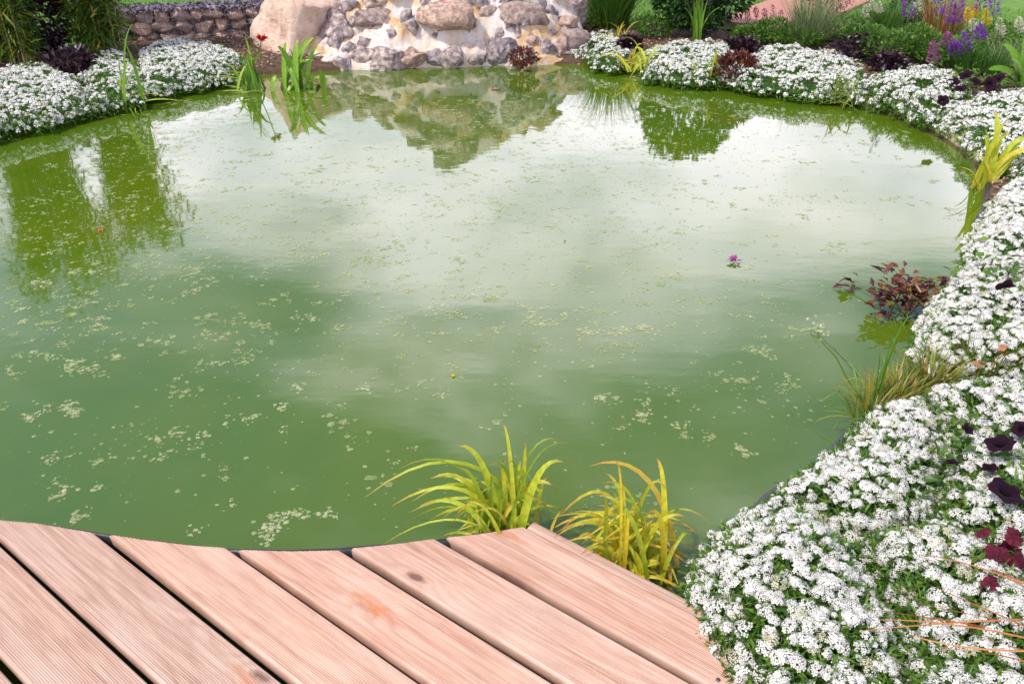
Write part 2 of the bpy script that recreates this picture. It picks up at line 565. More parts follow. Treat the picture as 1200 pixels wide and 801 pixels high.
M["wood"] = mat_wood()
M["joist"] = plain("joist_wood", (0.36, 0.16, 0.07), 0.8, 0.45, 18, 0.3)
M["screw"] = plain("screw_steel", (0.10, 0.08, 0.075), 0.5, 0.3, 200)
M["liner_dark"] = plain("pond_liner_rubber", (0.035, 0.035, 0.045), 0.45, 0.5, 9, 0.4)
M["liner_pale"] = plain("pond_liner_algae", (0.42, 0.40, 0.24), 0.85, 0.5, 25, 0.5, col2=(0.13, 0.16, 0.05))
M["soil"] = plain("soil", (0.13, 0.075, 0.045), 0.95, 0.55, 22, 0.8)
M["lawn"] = plain("lawn_soil", (0.12, 0.27, 0.02), 0.95, 0.45, 8, 0.4)
M["path"] = plain("path_paving", (0.50, 0.22, 0.17), 0.9, 0.2, 25, 0.2)
M["slate"] = plain("slate_chippings", (0.24, 0.20, 0.26), 0.8, 0.45, 40, 0.3)
M["wire"] = plain("gabion_wire", (0.20, 0.19, 0.19), 0.5, 0.3, 50)


def mat_water():
    m, t = newmat("pond_water")
    N = NT(t)
    g = N.n("ShaderNodeNewGeometry")
    pos = g.outputs["Position"]
    cloud = N.noise(pos, 0.9, 4, 0.55, 0.6)
    fine = N.noise(pos, 5.0, 5, 0.6, 0.5)
    col = N.ramp(cloud, [(0.3, (0.055, 0.120, 0.007)), (0.55, (0.082, 0.138, 0.006)), (0.75, (0.105, 0.150, 0.006))])
    col = N.mix(N.n("ShaderNodeMapRange", {"Value": fine, "From Min": 0.5, "From Max": 0.8, "To Max": 0.3}).outputs[0], col, (0.10, 0.15, 0.028))
    rip = N.noise(N.mapping(pos, (3.0, 7.0, 1)), 1.0, 3, 0.5)
    rip2 = N.noise(pos, 26.0, 2, 0.5)
    h = N.math("ADD", rip, N.math("MULTIPLY", rip2, 0.10))
    b = N.n("ShaderNodeBump", {"Height": h, "Strength": 0.035, "Distance": 0.02})
    p = N.n("ShaderNodeBsdfPrincipled", {"Base Color": col, "Roughness": 0.03, "IOR": 1.9, "Normal": b.outputs[0]})
    N.out(p.outputs[0])
    return m


M["water"] = mat_water()


def mat_stone(name, stops, scale=20.0, bump=0.9):
    m, t = newmat(name)
    N = NT(t)
    tc = N.n("ShaderNodeTexCoord")
    oi = N.n("ShaderNodeObjectInfo")
    cx = N.n("ShaderNodeCombineXYZ", {0: N.math("MULTIPLY", oi.outputs["Random"], 31.0)})
    vec = N.n("ShaderNodeVectorMath", {0: tc.outputs["Object"], 1: cx.outputs[0]}, operation="ADD").outputs[0]
    a = N.noise(vec, scale, 8, 0.65, 0.3)
    c = N.ramp(a, stops)
    c = N.mix(1.0, c, N.ramp(oi.outputs["Random"], [(0, (0.75, 0.74, 0.78)), (0.5, (1, 0.97, 0.94)), (1, (1.18, 1.06, 0.96))]), "MULTIPLY")
    f = N.noise(vec, scale * 6, 6, 0.7)
    b = N.n("ShaderNodeBump", {"Height": N.math("ADD", a, N.math("MULTIPLY", f, 0.4)), "Strength": bump, "Distance": 0.03})
    p = N.n("ShaderNodeBsdfPrincipled", {"Base Color": c, "Roughness": 0.85, "Normal": b.outputs[0]})
    N.out(p.outputs[0])
    return m


M["stone_grey"] = mat_stone("stone_grey", [(0.28, (0.08, 0.065, 0.085)), (0.43, (0.22, 0.18, 0.205)), (0.54, (0.42, 0.36, 0.36)), (0.64, (0.66, 0.58, 0.54))])
M["stone_tan"] = mat_stone("stone_tan", [(0.28, (0.13, 0.09, 0.10)), (0.44, (0.32, 0.23, 0.21)), (0.56, (0.52, 0.40, 0.35)), (0.7, (0.68, 0.59, 0.53))])
M["stone_pink"] = mat_stone("stone_pink", [(0.3, (0.44, 0.28, 0.23)), (0.46, (0.68, 0.52, 0.45)), (0.75, (0.74, 0.65, 0.58))], 14.0, 1.0)
M["gabion_stone"] = mat_stone("gabion_stone", [(0.25, (0.26, 0.17, 0.16)), (0.45, (0.60, 0.43, 0.38)), (0.65, (0.76, 0.63, 0.57))], 16.0)


def mat_mortar():
    m, t = newmat("rockery_mortar")
    N = NT(t)
    g = N.n("ShaderNodeNewGeometry")
    a = N.noise(g.outputs["Position"], 3.2, 6, 0.6, 0.5)
    f = N.noise(g.outputs["Position"], 30, 6, 0.7)
    c = N.ramp(a, [(0.40, (0.74, 0.66, 0.66)), (0.50, (0.72, 0.60, 0.52)), (0.58, (0.62, 0.40, 0.20)), (0.70, (0.50, 0.27, 0.09))])
    c = N.mix(N.n("ShaderNodeMapRange", {"Value": f, "From Min": 0.4, "From Max": 0.7, "To Max": 0.4}).outputs[0], c, (0.72, 0.66, 0.62))
    b = N.n("ShaderNodeBump", {"Height": N.math("ADD", f, a), "Strength": 0.8, "Distance": 0.03})
    p = N.n("ShaderNodeBsdfPrincipled", {"Base Color": c, "Roughness": 0.9, "Normal": b.outputs[0]})
    N.out(p.outputs[0])
    return m


M["mortar"] = mat_mortar()

# ------------------------------------------------------------------ the pond's outline (a radial curve)
PC = np.array([-0.3, 3.0])
outline_px = [(0, 150), (60, 133), (140, 116), (185, 104), (262, 93), (300, 88), (370, 84), (450, 81), (540, 78), (620, 76), (690, 75),
              (770, 83), (830, 91), (870, 99), (960, 110), (1040, 132), (1100, 160), (1143, 194), (1152, 222), (1140, 262), (1118, 330),
              (1085, 390), (1030, 465), (985, 515), (890, 590), (840, 640), (850, 700)]
ow = [P(x, y)[:2] for x, y in outline_px] + [np.array(q) for q in ((0.55, 0.55), (0.5, -0.2), (-0.4, -0.7), (-1.8, -0.6), (-3.2, 0.3), (-3.9, 1.8), (-3.95, 3.2))]
ow = np.array(ow)
pol_t = np.arctan2(ow[:, 1] - PC[1], ow[:, 0] - PC[0])
pol_r = np.hypot(ow[:, 0] - PC[0], ow[:, 1] - PC[1])
srt = np.argsort(pol_t)
pol_t, pol_r = pol_t[srt], pol_r[srt]


def R_of(theta):
    theta = (np.asarray(theta) + np.pi) % (2 * np.pi) - np.pi
    return np.interp(theta, pol_t, pol_r, period=2 * np.pi)


def edge_dist(x, y):
    """how far outside the waterline (radially)"""
    dx, dy = np.asarray(x) - PC[0], np.asarray(y) - PC[1]
    return np.hypot(dx, dy) - R_of(np.arctan2(dy, dx))


PR_D = [-0.3, -0.04, 0.0, 0.03, 0.10, 0.3, 1.0, 3.0, 10.0, 5000]
PR_Z = [-0.3, -0.12, 0.01, 0.045, 0.06, 0.08, 0.11, 0.14, 0.16, 0.16]


def gz(x, y):
    return np.interp(edge_dist(x, y), PR_D, PR_Z)


# ground: one sheet from the pond's lip out to the horizon
NTH = 360
th = np.linspace(-np.pi, np.pi, NTH, endpoint=False)
offs = np.array([-0.25, -0.04, 0.0, 0.03, 0.06, 0.10, 0.16, 0.23, 0.32, 0.45, 0.62, 0.85, 1.15, 1.6, 2.3, 3.5, 6, 12, 30, 90, 300, 900])
rr = R_of(th)[:, None] + offs[None]
gx = PC[0] + rr * np.cos(th)[:, None]
gy = PC[1] + rr * np.sin(th)[:, None]
zz = np.interp(offs, PR_D, PR_Z)[None] + np.where((offs > 0.02) & (offs < 2), 1, 0)[None] * (fbm(np.stack([gx, gy], -1).reshape(-1, 2), 5, 2).reshape(gx.shape) - 0.5) * 0.03
i, j = np.meshgrid(np.arange(NTH), np.arange(len(offs) - 1), indexing="ij")
K = len(offs)
gq = np.stack([i * K + j, i * K + j + 1, ((i + 1) % NTH) * K + j + 1, ((i + 1) % NTH) * K + j], -1).reshape(-1, 4)
mb = MB()
mb.add(np.stack([gx, gy, zz], -1).reshape(-1, 3), gq[:, ::-1])
tag(mb.build("ground", M["soil"], smooth=True), kind="structure")

# lawn: a second sheet just above the ground beyond the planting bed
LAWN_IN = 1.75
lo = np.array([LAWN_IN, 2.2, 3.0, 5, 9, 20, 60, 200, 700])
rr = R_of(th)[:, None] + lo[None] + np.where(np.arange(len(lo)) == 0, 1, 0)[None] * (fbm(np.c_[np.cos(th), np.sin(th)], 6, 4) - 0.5)[:, None] * 0.3
gx = PC[0] + rr * np.cos(th)[:, None]
gy = PC[1] + rr * np.sin(th)[:, None]
zz = np.broadcast_to(np.interp(lo, PR_D, PR_Z)[None] + 0.012, gx.shape)
K = len(lo)
i, j = np.meshgrid(np.arange(NTH), np.arange(K - 1), indexing="ij")
gq = np.stack([i * K + j, i * K + j + 1, ((i + 1) % NTH) * K + j + 1, ((i + 1) % NTH) * K + j], -1).reshape(-1, 4)
mb = MB()
mb.add(np.stack([gx, gy, zz], -1).reshape(-1, 3), gq[:, ::-1])
tag(mb.build("lawn", M["lawn"], smooth=True), kind="structure")

# water
mb = MB()
rw = R_of(th) + 0.012
ring = np.stack([PC[0] + rw * np.cos(th), PC[1] + rw * np.sin(th), 0 * th], -1)
mb.add(np.concatenate([[[PC[0], PC[1], 0]], ring]), np.stack([np.zeros(NTH, int), np.arange(NTH) + 1, (np.arange(NTH) + 1) % NTH + 1], -1))
tag(mb.build("pond_water", M["water"]), kind="structure")

# path of red paving crossing the lawn
mb = MB()
pp = [P(x, y, 0.0) for x, y in ((838, 24), (866, 13), (900, 0), (960, -24), (1075, -24), (1020, 0), (988, 14), (958, 28), (900, 30))]
pv = np.array([(q[0], q[1], 0.19) for q in pp])
pv = np.array([P(x, y, 0.185) for x, y in ((838, 24), (866, 13), (900, 0), (960, -24), (1075, -24), (1020, 0), (988, 14), (958, 28), (900, 30))])
top = len(pv)
mb.add(np.concatenate([pv, pv - [0, 0, 0.08]]), [list(range(top))[::-1]])
mb.add(np.concatenate([pv, pv - [0, 0, 0.08]]), [(k, (k + 1) % top, top + (k + 1) % top, top + k) for k in range(top)])
tag(mb.build("path", M["path"]), kind="structure")


# pond liner rim: dark rubber, paler and algae-crusted along the right bank
def liner(name, a0, a1, mat, label, h=0.045, inset=0.0):
    t0 = math.atan2(a0[1] - PC[1], a0[0] - PC[0])
    t1 = math.atan2(a1[1] - PC[1], a1[0] - PC[0])
    if t1 > t0:
        t1 -= 2 * math.pi
    t = np.linspace(t0, t1, 140)
    wob = (fbm(np.c_[t * 9, t * 0], 1, 5) - 0.5)
    r = R_of(t) + 0.004 + wob * 0.012
    zt = h + wob * 0.02
    prof = [(-0.012, -0.12 + 0 * t), (0.0, 0 * t), (0.004, zt * 0.8), (0.014, zt), (0.03, zt), (0.06, zt - 0.02), (0.09, zt - 0.06)]
    V = np.stack([np.stack([PC[0] + (r + dr) * np.cos(t), PC[1] + (r + dr) * np.sin(t), zv], -1) for dr, zv in prof], 1)
    k = len(prof)
    i, j = np.meshgrid(np.arange(len(t) - 1), np.arange(k - 1), indexing="ij")
    q = np.stack([i * k + j, (i + 1) * k + j, (i + 1) * k + j + 1, i * k + j + 1], -1).reshape(-1, 4)
    mb = MB()
    mb.add(V.reshape(-1, 3), q)
    return tag(mb.build(name, mat, smooth=True), label, "pond liner")


liner("pond_liner", (-4.2, 2.5), P(300, 88)[:2], M["liner_dark"], "dark rubber pond liner edge below the white flowers on the left bank")
liner("pond_liner", P(690, 75)[:2], P(760, 82)[:2], M["liner_dark"], "short dark liner edge between the rockery and the drooping grass", 0.06)
liner("pond_liner", P(765, 82)[:2], P(1152, 222)[:2], M["liner_pale"], "pale algae-crusted pond liner edge along the far right bank", 0.065)
liner("pond_liner", P(1152, 223)[:2], (0.55, 0.5), M["liner_dark"], "dark pond liner edge under the white flowers on the near right bank", 0.05)

# ------------------------------------------------------------------ deck
DECK_Z = 0.12
DD = np.array([-0.8, 0.6])          # along the boards
DT = np.array([0.6, 0.8])           # across the boards
PITCH_B = 0.1475
HD = CAM_Z - DECK_Z
edge_px = [(-60, 601), (0, 608), (45, 612), (92, 620), (130, 626), (170, 632), (230, 639), (277, 642), (340, 644), (400, 643), (455, 638), (509, 631), (560, 626), (609, 618), (640, 612)]
ep = np.array([P(x, y, DECK_Z)[:2] for x, y in edge_px])
es, et = ep @ DD, ep @ DT
t_right = 0.8815 * HD               # right edge of the last board
deck = thing("wooden_deck", "weathered pinkish grooved timber deck with a wavy sawn edge over the pond", "deck", (0, 0.2, 0))
BW, BT = 0.1325, 0.028
S_BACK = -2.6
NB = 12
ang_d = math.atan2(DD[1], DD[0])
for b in range(NB):
    t1 = t_right - b * PITCH_B
    t0 = t1 - BW
    tm = (t0 + t1) / 2
    # ribbed cross-section, from the left side over the top to the right side
    nr = 30
    prof = [(-BW / 2, -BT), (-BW / 2, -0.006), (-BW / 2 + 0.0012, -0.0028), (-BW / 2 + 0.0035, -0.0008)]
    us = np.linspace(-BW / 2 + 0.006, BW / 2 - 0.006, nr + 1)
    for k in range(nr):
        w = us[k + 1] - us[k]
        prof += [(us[k], 0.0), (us[k] + w * 0.55, 0.0), (us[k] + w * 0.68, -0.0013), (us[k] + w * 0.87, -0.0013)]
    prof += [(us[-1], 0.0), (BW / 2 - 0.0035, -0.0008), (BW / 2 - 0.0012, -0.0028), (BW / 2, -0.006), (BW / 2, -BT)]
    prof = np.array(prof)
    if b < 9:
        send = np.interp(tm + prof[:, 0], et, es) if tm > et[0] else np.full(len(prof), es[0] + (et[0] - tm) * 0.9) - (prof[:, 0]) * 0.9
    else:
        send = es[0] + (et[0] - (tm + prof[:, 0])) * 0.9
    if tm <= et[0] + BW:
        send = np.where(tm + prof[:, 0] > et[0], np.interp(tm + prof[:, 0], et, es), es[0] + (et[0] - (tm + prof[:, 0])) * 0.9)
    send = send + rng.normal(0, 0.0006, len(prof))
    # local frame: X along the board, Y to its left (minus across), Z up
    S0 = S_BACK
    cols = [np.stack([np.full(len(prof), S0), -prof[:, 0], prof[:, 1]], -1)]
    for fr in (0.35, 0.7):
        cols.append(np.stack([S0 + (send - S0) * fr, -prof[:, 0], prof[:, 1]], -1))
    cols.append(np.stack([send, -prof[:, 0], prof[:, 1]], -1))
    V = np.stack(cols, 0)
    npf = len(prof)
    mb = MB()
    i, j = np.meshgrid(np.arange(3), np.arange(npf), indexing="ij")
    q = np.stack([i * npf + j, i * npf + (j + 1) % npf, (i + 1) * npf + (j + 1) % npf, (i + 1) * npf + j], -1).reshape(-1, 4)
    mb.add(V.reshape(-1, 3), q[:, ::-1])
    mb.f.append(np.array([list(range(3 * npf, 4 * npf))]))
    mb.f.append(np.array([list(range(npf))[::-1]]))
    me = mb.mesh("plank", M["wood"])
    o = bpy.data.objects.new("plank", me)
    C.objects.link(o)
    o.parent = deck
    org = DT * tm
    o.location = (org[0], org[1] - 0.2, DECK_Z + rng.normal(0, 0.0008))
    # across axis is DT; local -Y must map to DT: X=DD -> Y = rot90(DD) = (-.6,-.8) = -DT
    o.rotation_euler = (0, 0, ang_d + rng.normal(0, 0.0012))
    LOC[o.name] = None
    # screws, two at each joist
    for sj in (0.28, -0.32, -0.92):
        for sd in (-1, 1):
            sc = MB()
            aa = np.linspace(0, 2 * np.pi, 8, endpoint=False)
            cx_, cy_ = sj + rng.normal(0, 0.004), sd * 0.042 + rng.normal(0, 0.003)
            ringv = np.stack([cx_ + 0.0044 * np.cos(aa), cy_ + 0.0044 * np.sin(aa), 0 * aa + 0.0006], -1)
            sc.add(np.concatenate([ringv, ringv - [0, 0, 0.004], [[cx_, cy_, -0.0002]]]),
                   [(k, (k + 1) % 8, 16) for k in range(8)])
            sc.f.append(np.array([(k + 8, (k + 1) % 8 + 8, (k + 1) % 8, k) for k in range(8)]))
            so = bpy.data.objects.new("screw", sc.mesh("screw", M["screw"]))
            C.objects.link(so)
            so.parent = o


def deck_bar(name, s0, s1, t0, t1, z0, z1, mat):
    c = [DD * s + DT * t for s, t in ((s0, t0), (s1, t0), (s1, t1), (s0, t1))]
    v = [(p[0], p[1], z0) for p in c] + [(p[0], p[1], z1) for p in c]
    mb = MB()
    mb.add(v, [(0, 1, 2, 3), (7, 6, 5, 4), (4, 5, 1, 0), (5, 6, 2, 1), (6, 7, 3, 2), (7, 4, 0, 3)])
    return mb.build(name, mat, deck)


s_tip = float(np.interp(t_right, et, es))
mb = MB()
box(mb, (S_BACK, -0.0135, -0.045), (s_tip - 0.004, 0.0135, 0.0))
trim = bpy.data.objects.new("edge_trim", mb.mesh("edge_trim", M["wood"]))
C.objects.link(trim)
trim.parent = deck
tq = DT * (t_right + 0.0175)
trim.location = (tq[0], tq[1] - 0.2, DECK_Z - 0.004)
trim.rotation_euler = (0, 0, ang_d)
bv = trim.modifiers.new("bevel", "BEVEL")
bv.width = 0.003
bv.segments = 2
for sj in (0.28, -0.32, -0.92):
    deck_bar("joist", sj - 0.022, sj + 0.022, t_right - NB * PITCH_B, t_right - 0.02, DECK_Z - 0.10, DECK_Z - BT - 0.004, M["joist"])

# black liner edge standing just beyond the sawn ends of the boards
mb = MB()
tt = np.linspace(et[0], t_right - 0.02, 160)
ss = np.interp(tt, et, es)
wob = fbm(np.c_[tt * 7, tt * 0], 1, 9) - 0.5
so = ss + 0.001 + np.clip(wob, -0.2, 0.5) * 0.035
prof = [(-0.03, -0.13), (-0.012, -0.02), (-0.008, -0.010), (0.002, -0.004), (0.008, -0.006), (0.011, -0.03), (0.014, -0.14)]
V = []
for ds, dz in prof:
    q = DD[None] * (so + ds)[:, None] + DT[None] * tt[:, None]
    V.append(np.c_[q, np.full(len(tt), DECK_Z + dz)])
V = np.stack(V, 1)
k = len(prof)
i, j = np.meshgrid(np.arange(len(tt) - 1), np.arange(k - 1), indexing="ij")
mb.add(V.reshape(-1, 3), np.stack([i * k + j, (i + 1) * k + j, (i + 1) * k + j + 1, i * k + j + 1], -1).reshape(-1, 4))
tag(mb.build("liner_edge", M["liner_dark"], smooth=True), "black pond liner edge peeping out beyond the wavy deck end", "pond liner")

# ------------------------------------------------------------------ white alyssum
def head_mesh(name, nf, seed, simple=False):
    r = np.random.default_rng(seed)
    mb = MB()
    for k in range(nf):
        ph = k * 2.39996 + r.normal(0, 0.15)
        a = math.sqrt((k + 0.5) / nf) * 1.35 + r.normal(0, 0.06)
        n = np.array([math.sin(a) * math.cos(ph), math.sin(a) * math.sin(ph), math.cos(a)])
        c = np.array([n[0], n[1], (n[2] - 1) * 0.75]) * (0.86 + r.normal(0, 0.07))
        n = norm(n + r.normal(0, 0.22, 3))
        s = norm(np.cross(n, r.normal(0, 1, 3)))
        t = np.cross(n, s)
        R = (0.25 if not simple else 0.36) * (0.85 + 0.3 * r.random())
        rv = 0.16 + r.random() * 0.7
        if simple:
            V = [c + R * (math.cos(q) * s + math.sin(q) * t) * (1.0 if m % 2 == 0 else 0.62) for m, q in enumerate(np.linspace(0, 2 * np.pi, 8, endpoint=False))]
            mb.add(V, [(0, 1, 2, 3), (0, 3, 4, 7), (4, 5, 6, 7)], rv)
        else:
            for m in range(4):
                q = m * math.pi / 2
                d = math.cos(q) * s + math.sin(q) * t
                e = -math.sin(q) * s + math.cos(q) * t
                V = [c + d * R * 0.12, c + d * R * 0.62 + e * R * 0.40 + n * R * 0.14, c + d * R * 1.05 + n * R * 0.05 + e * R * 0.16, c + d * R * 1.05 + n * R * 0.05 - e * R * 0.16, c + d * R * 0.62 - e * R * 0.40 + n * R * 0.14]
                mb.add(V, [(0, 4, 3, 2, 1)][:1], rv)
            V = [c + n * R * 0.13 + R * 0.15 * (math.cos(q) * s + math.sin(q) * t) for q in (0, 2.1, 4.2)]
            mb.add(V, [(0, 1, 2)], 1.0)
    return mb


def packed(h):
    """vertices, faces by size and tint of a head, for joining many of them"""
    sizes = sorted({f.shape[1] for f in h.f})
    return np.concatenate(h.v), [np.concatenate([f for f in h.f if f.shape[1] == k]) for k in sizes], np.concatenate(h.c)[:, 0]


FULL = [head_mesh("flower_head", 22 + 2 * k, 40 + k) for k in range(6)]
HV = [packed(h) for h in FULL]
HEADS = [h.mesh("flower_head", M["petal"]) for h in FULL]
for h in FULL[:2]:       # spent heads, tan and green
    for c in h.c:
        c[:, 0] = np.where(c[:, 0] > 0.9, 1.0, c[:, 0] * 0.10)
    HEADS.append(h.mesh("flower_head", M["petal"]))
SV = [packed(head_mesh("h", 11, 60 + k, True)) for k in range(5)]


def poly_dist(p, poly):
    """inside mask and distance to the outline"""
    x, y = p[:, 0], p[:, 1]
    inside = np.zeros(len(p), bool)
    d = np.full(len(p), 1e9)
    n = len(poly)
    for k in range(n):
        a, b = poly[k], poly[(k + 1) % n]
        cond = (a[1] > y) != (b[1] > y)
        xi = (b[0] - a[0]) * (y - a[1]) / (b[1] - a[1] + 1e-12) + a[0]
        inside ^= cond & (x < xi)
        ab = b - a
        t = np.clip(((p - a) @ ab) / (ab @ ab + 1e-12), 0, 1)
        d = np.minimum(d, np.linalg.norm(p - (a + t[:, None] * ab), axis=1))
    return inside, d


def frames(n):
    """rotation matrices whose Z is n, spun at random"""
    n = norm(n)
    a = norm(np.cross(n, norm(rng.normal(0, 1, n.shape))))
    return np.stack([a, np.cross(n, a), n], -1)


def alyssum(label, px, H=0.13, z=0.13, spacing=0.0255, rad=0.0165, parts=False, gap=0.30, leaf_n=4000, seed=1, soft=0.11, leafL=0.026, zb=None, ragged=0.12):
    poly = np.array([P(a, b, z)[:2] for a, b in px])
    lo, hi = poly.min(0) - 0.05, poly.max(0) + 0.05
    cen = poly.mean(0)
    base = max(0.05, float(gz(*cen)) - 0.02) if zb is None else zb
    root = thing("alyssum_plant", label, "flowering plant", (cen[0], cen[1], base), "white alyssum round the pond")

    def sd(p):
        ins, d = poly_dist(p, poly)
        return np.where(ins, d, -d) + (fbm(p, 9, seed + 2, 3) - 0.5) * ragged

    def top(p, d):
        return base + H * (1 - np.exp(-np.maximum(d, 0) / (soft * 0.55))) * (0.55 + 0.9 * fbm(p, 6, seed, 3))

    # core of shaded stems
    nx = max(12, int((hi[0] - lo[0]) / 0.022)) ; ny = max(12, int((hi[1] - lo[1]) / 0.022))
    gxx, gyy = np.meshgrid(np.linspace(lo[0], hi[0], nx), np.linspace(lo[1], hi[1], ny), indexing="ij")
    gp = np.c_[gxx.ravel(), gyy.ravel()]
    dd = sd(gp)
    zt = np.where(dd > 0.012, base - 0.03 + (top(gp, np.maximum(dd - 0.012, 0)) - base) * 0.72 + rng.normal(0, 0.006, len(gp)), base - 0.03)
    i, j = np.meshgrid(np.arange(nx - 1), np.arange(ny - 1), indexing="ij")
    q = np.stack([i * ny + j, (i + 1) * ny + j, (i + 1) * ny + j + 1, i * ny + j + 1], -1).reshape(-1, 4)
    q = q[(dd > 0.012)[q].all(1)]
    mb = MB()
    mb.add(np.c_[gp, zt], q, rng.random(len(gp)) * 0.3)
    # leaves
    n = leaf_n
    p = rng.random((n * 3, 2)) * (hi - lo) + lo
    dd = sd(p)
    p, dd = p[dd > 0][:n], dd[dd > 0][:n]
    tz = base + (top(p, dd) - base) * (0.62 + 0.40 * rng.random(len(p)))
    dr = norm(np.c_[rng.normal(0, 1, (len(p), 2)), rng.random(len(p)) * 1.3 + 0.1])
    pe = rng.random((n * 4, 2)) * (hi - lo) + lo
    de = sd(pe)
    ke = (de > -0.012) & (de < 0.055)
    ne = n // 3 if parts else n
    pe, de = pe[ke][:ne], de[ke][:ne]
    ze = base - 0.035 + (top(pe, de) - base + 0.035) * rng.uniform(0.1, 1.0, len(pe))
    leaves(mb, np.c_[pe, ze], np.c_[rng.normal(0, 1, (len(pe), 2)), rng.normal(0.1, 0.6, len(pe))], leafL * rng.uniform(0.7, 1.4, len(pe)), leafL * 0.3)
    leaves(mb, np.c_[p, tz - 0.004], dr, leafL * (0.6 + 0.7 * rng.random(len(p))), leafL * 0.24 * (0.7 + 0.6 * rng.random(len(p))))
    tag(mb.build("foliage", M["alyssum_leaf"], root), kind="stuff")
    # flower heads on a jittered grid, more of them hanging down the sides
    sx = np.arange(lo[0], hi[0], spacing)
    sy = np.arange(lo[1], hi[1], spacing * 0.87)
    hx, hy = np.meshgrid(sx, sy, indexing="ij")
    hx = hx + (np.arange(len(sy)) % 2)[None] * spacing * 0.5
    hp = np.c_[hx.ravel(), hy.ravel()] + rng.normal(0, spacing * 0.30, (hx.size, 2))
    dd = sd(hp)
    dens = fbm(hp, 11, seed + 5, 3)
    keep = (dd > 0) & (dens > gap - (0.10 * np.exp(-np.maximum(dd, 0) / 0.05) if parts else 0) + 0.10 * (rng.random(len(hp)) - 0.5))
    side = (dd > -0.012) & (dd < 0.075) & (rng.random(len(hp)) < (1.0 if parts else 0.75))
    hz_ = np.concatenate([top(hp[keep], dd[keep]), base + (top(hp[side], dd[side]) - base) * rng.uniform(0.15, 0.9, side.sum())])
    hp, dd = np.concatenate([hp[keep], hp[side]]), np.concatenate([dd[keep], dd[side]])
    e = 0.012
    h0 = top(hp, dd)
    nrm = np.c_[-(top(hp + [e, 0], sd(hp + [e, 0])) - h0) / e * 0.6, -(top(hp + [0, e], sd(hp + [0, e])) - h0) / e * 0.6, np.ones(len(hp))]
    nrm = norm(nrm) + rng.normal(0, 0.22, nrm.shape)
    FR = frames(nrm)
    S = rad * np.where(rng.random(len(hp)) < 0.14, 0.42, 0.65 + 0.62 * rng.random(len(hp)))
    pos = np.c_[hp, hz_ + 0.002 + rng.random(len(hp)) * 0.018]
    cd = np.linalg.norm(pos - np.array([0, 0, CAM_Z]), axis=1)
    order = np.argsort(cd)
    nparts = 300 if parts else 0
    rl = world_loc(root)
    for k in order[:nparts]:
        o = bpy.data.objects.new("flower_head", HEADS[int(rng.integers(6)) if rng.random() > 0.07 else 6 + int(rng.integers(2))])
        C.objects.link(o)
        o.parent = root
        m = Matrix(FR[k].tolist()).to_4x4()
        o.matrix_local = Matrix.Translation(Vector((pos[k] - rl).tolist())) @ m @ Matrix.Diagonal((S[k], S[k], S[k], 1))
    rest = order[nparts:]
    if len(rest):
        mb = MB()
        src = HV if parts else SV
        kinds = rng.integers(len(src), size=len(rest))
        for w in range(len(src)):
            ids = rest[kinds == w]
            if not len(ids):
                continue
            v, fl, c = src[w]
            VV = np.einsum("nij,vj->nvi", FR[ids], v) * S[ids][:, None, None] + pos[ids][:, None]
            for m, f in enumerate(fl):
                ff = f[None] + (np.arange(len(ids)) * len(v))[:, None, None]
                ff = ff.reshape(-1, f.shape[1])
                if m == 0:
                    cc = np.where(rng.random((len(ids), 1)) < 0.06, np.minimum(c[None], 0.08), c[None])
                    mb.add(VV.reshape(-1, 3), ff, cc.ravel())
                else:
                    mb.f.append(ff + mb.n - len(ids) * len(v))
        tag(mb.build("flower_heads", M["petal"], root), kind="stuff")
    return root


# near right bank, front to back
NR = dict(parts=True, z=0.11, ragged=0.06, spacing=0.0235)
alyssum("dense white alyssum mound spilling over the corner of the wooden deck", [(880, 860), (835, 790), (800, 720), (800, 672), (840, 625), (930, 590), (1010, 650), (1050, 730), (1080, 860)], leaf_n=9000, seed=1, gap=0.30, zb=0.075, **NR)
alyssum("white alyssum with orange grass strands lying over it, bottom right", [(1070, 860), (1040, 730), (1000, 645), (1090, 620), (1160, 665), (1215, 710), (1330, 780), (1330, 860)], leaf_n=9000, seed=2, gap=0.38, zb=0.10, **NR)
alyssum("broad white alyssum mound at the water's edge below the tuft of brown sedge", [(825, 645), (865, 598), (935, 552), (985, 510), (1008, 478), (1085, 460), (1125, 530), (1095, 625), (1010, 655), (930, 612)], leaf_n=8000, seed=3, gap=0.24, zb=0.06, **NR)
alyssum("white alyssum mixed with dark purple petunias at the right edge", [(1075, 472), (1140, 458), (1230, 460), (1330, 560), (1330, 720), (1215, 715), (1160, 670), (1085, 625), (1110, 530)], leaf_n=9000, seed=4, gap=0.36, zb=0.10, **NR)
alyssum("white alyssum mound beside the burgundy water plant", [(1072, 402), (1085, 360), (1120, 318), (1215, 300), (1330, 340), (1330, 470), (1215, 458), (1150, 440), (1092, 425)], leaf_n=6500, seed=5, gap=0.24, zb=0.07, **NR)
alyssum("white alyssum mound just below the yellow-green iris on the right", [(1122, 325), (1130, 285), (1158, 236), (1180, 212), (1215, 198), (1330, 230), (1330, 345), (1215, 320), (1150, 335)], leaf_n=5500, seed=6, gap=0.24, zb=0.07, **NR)
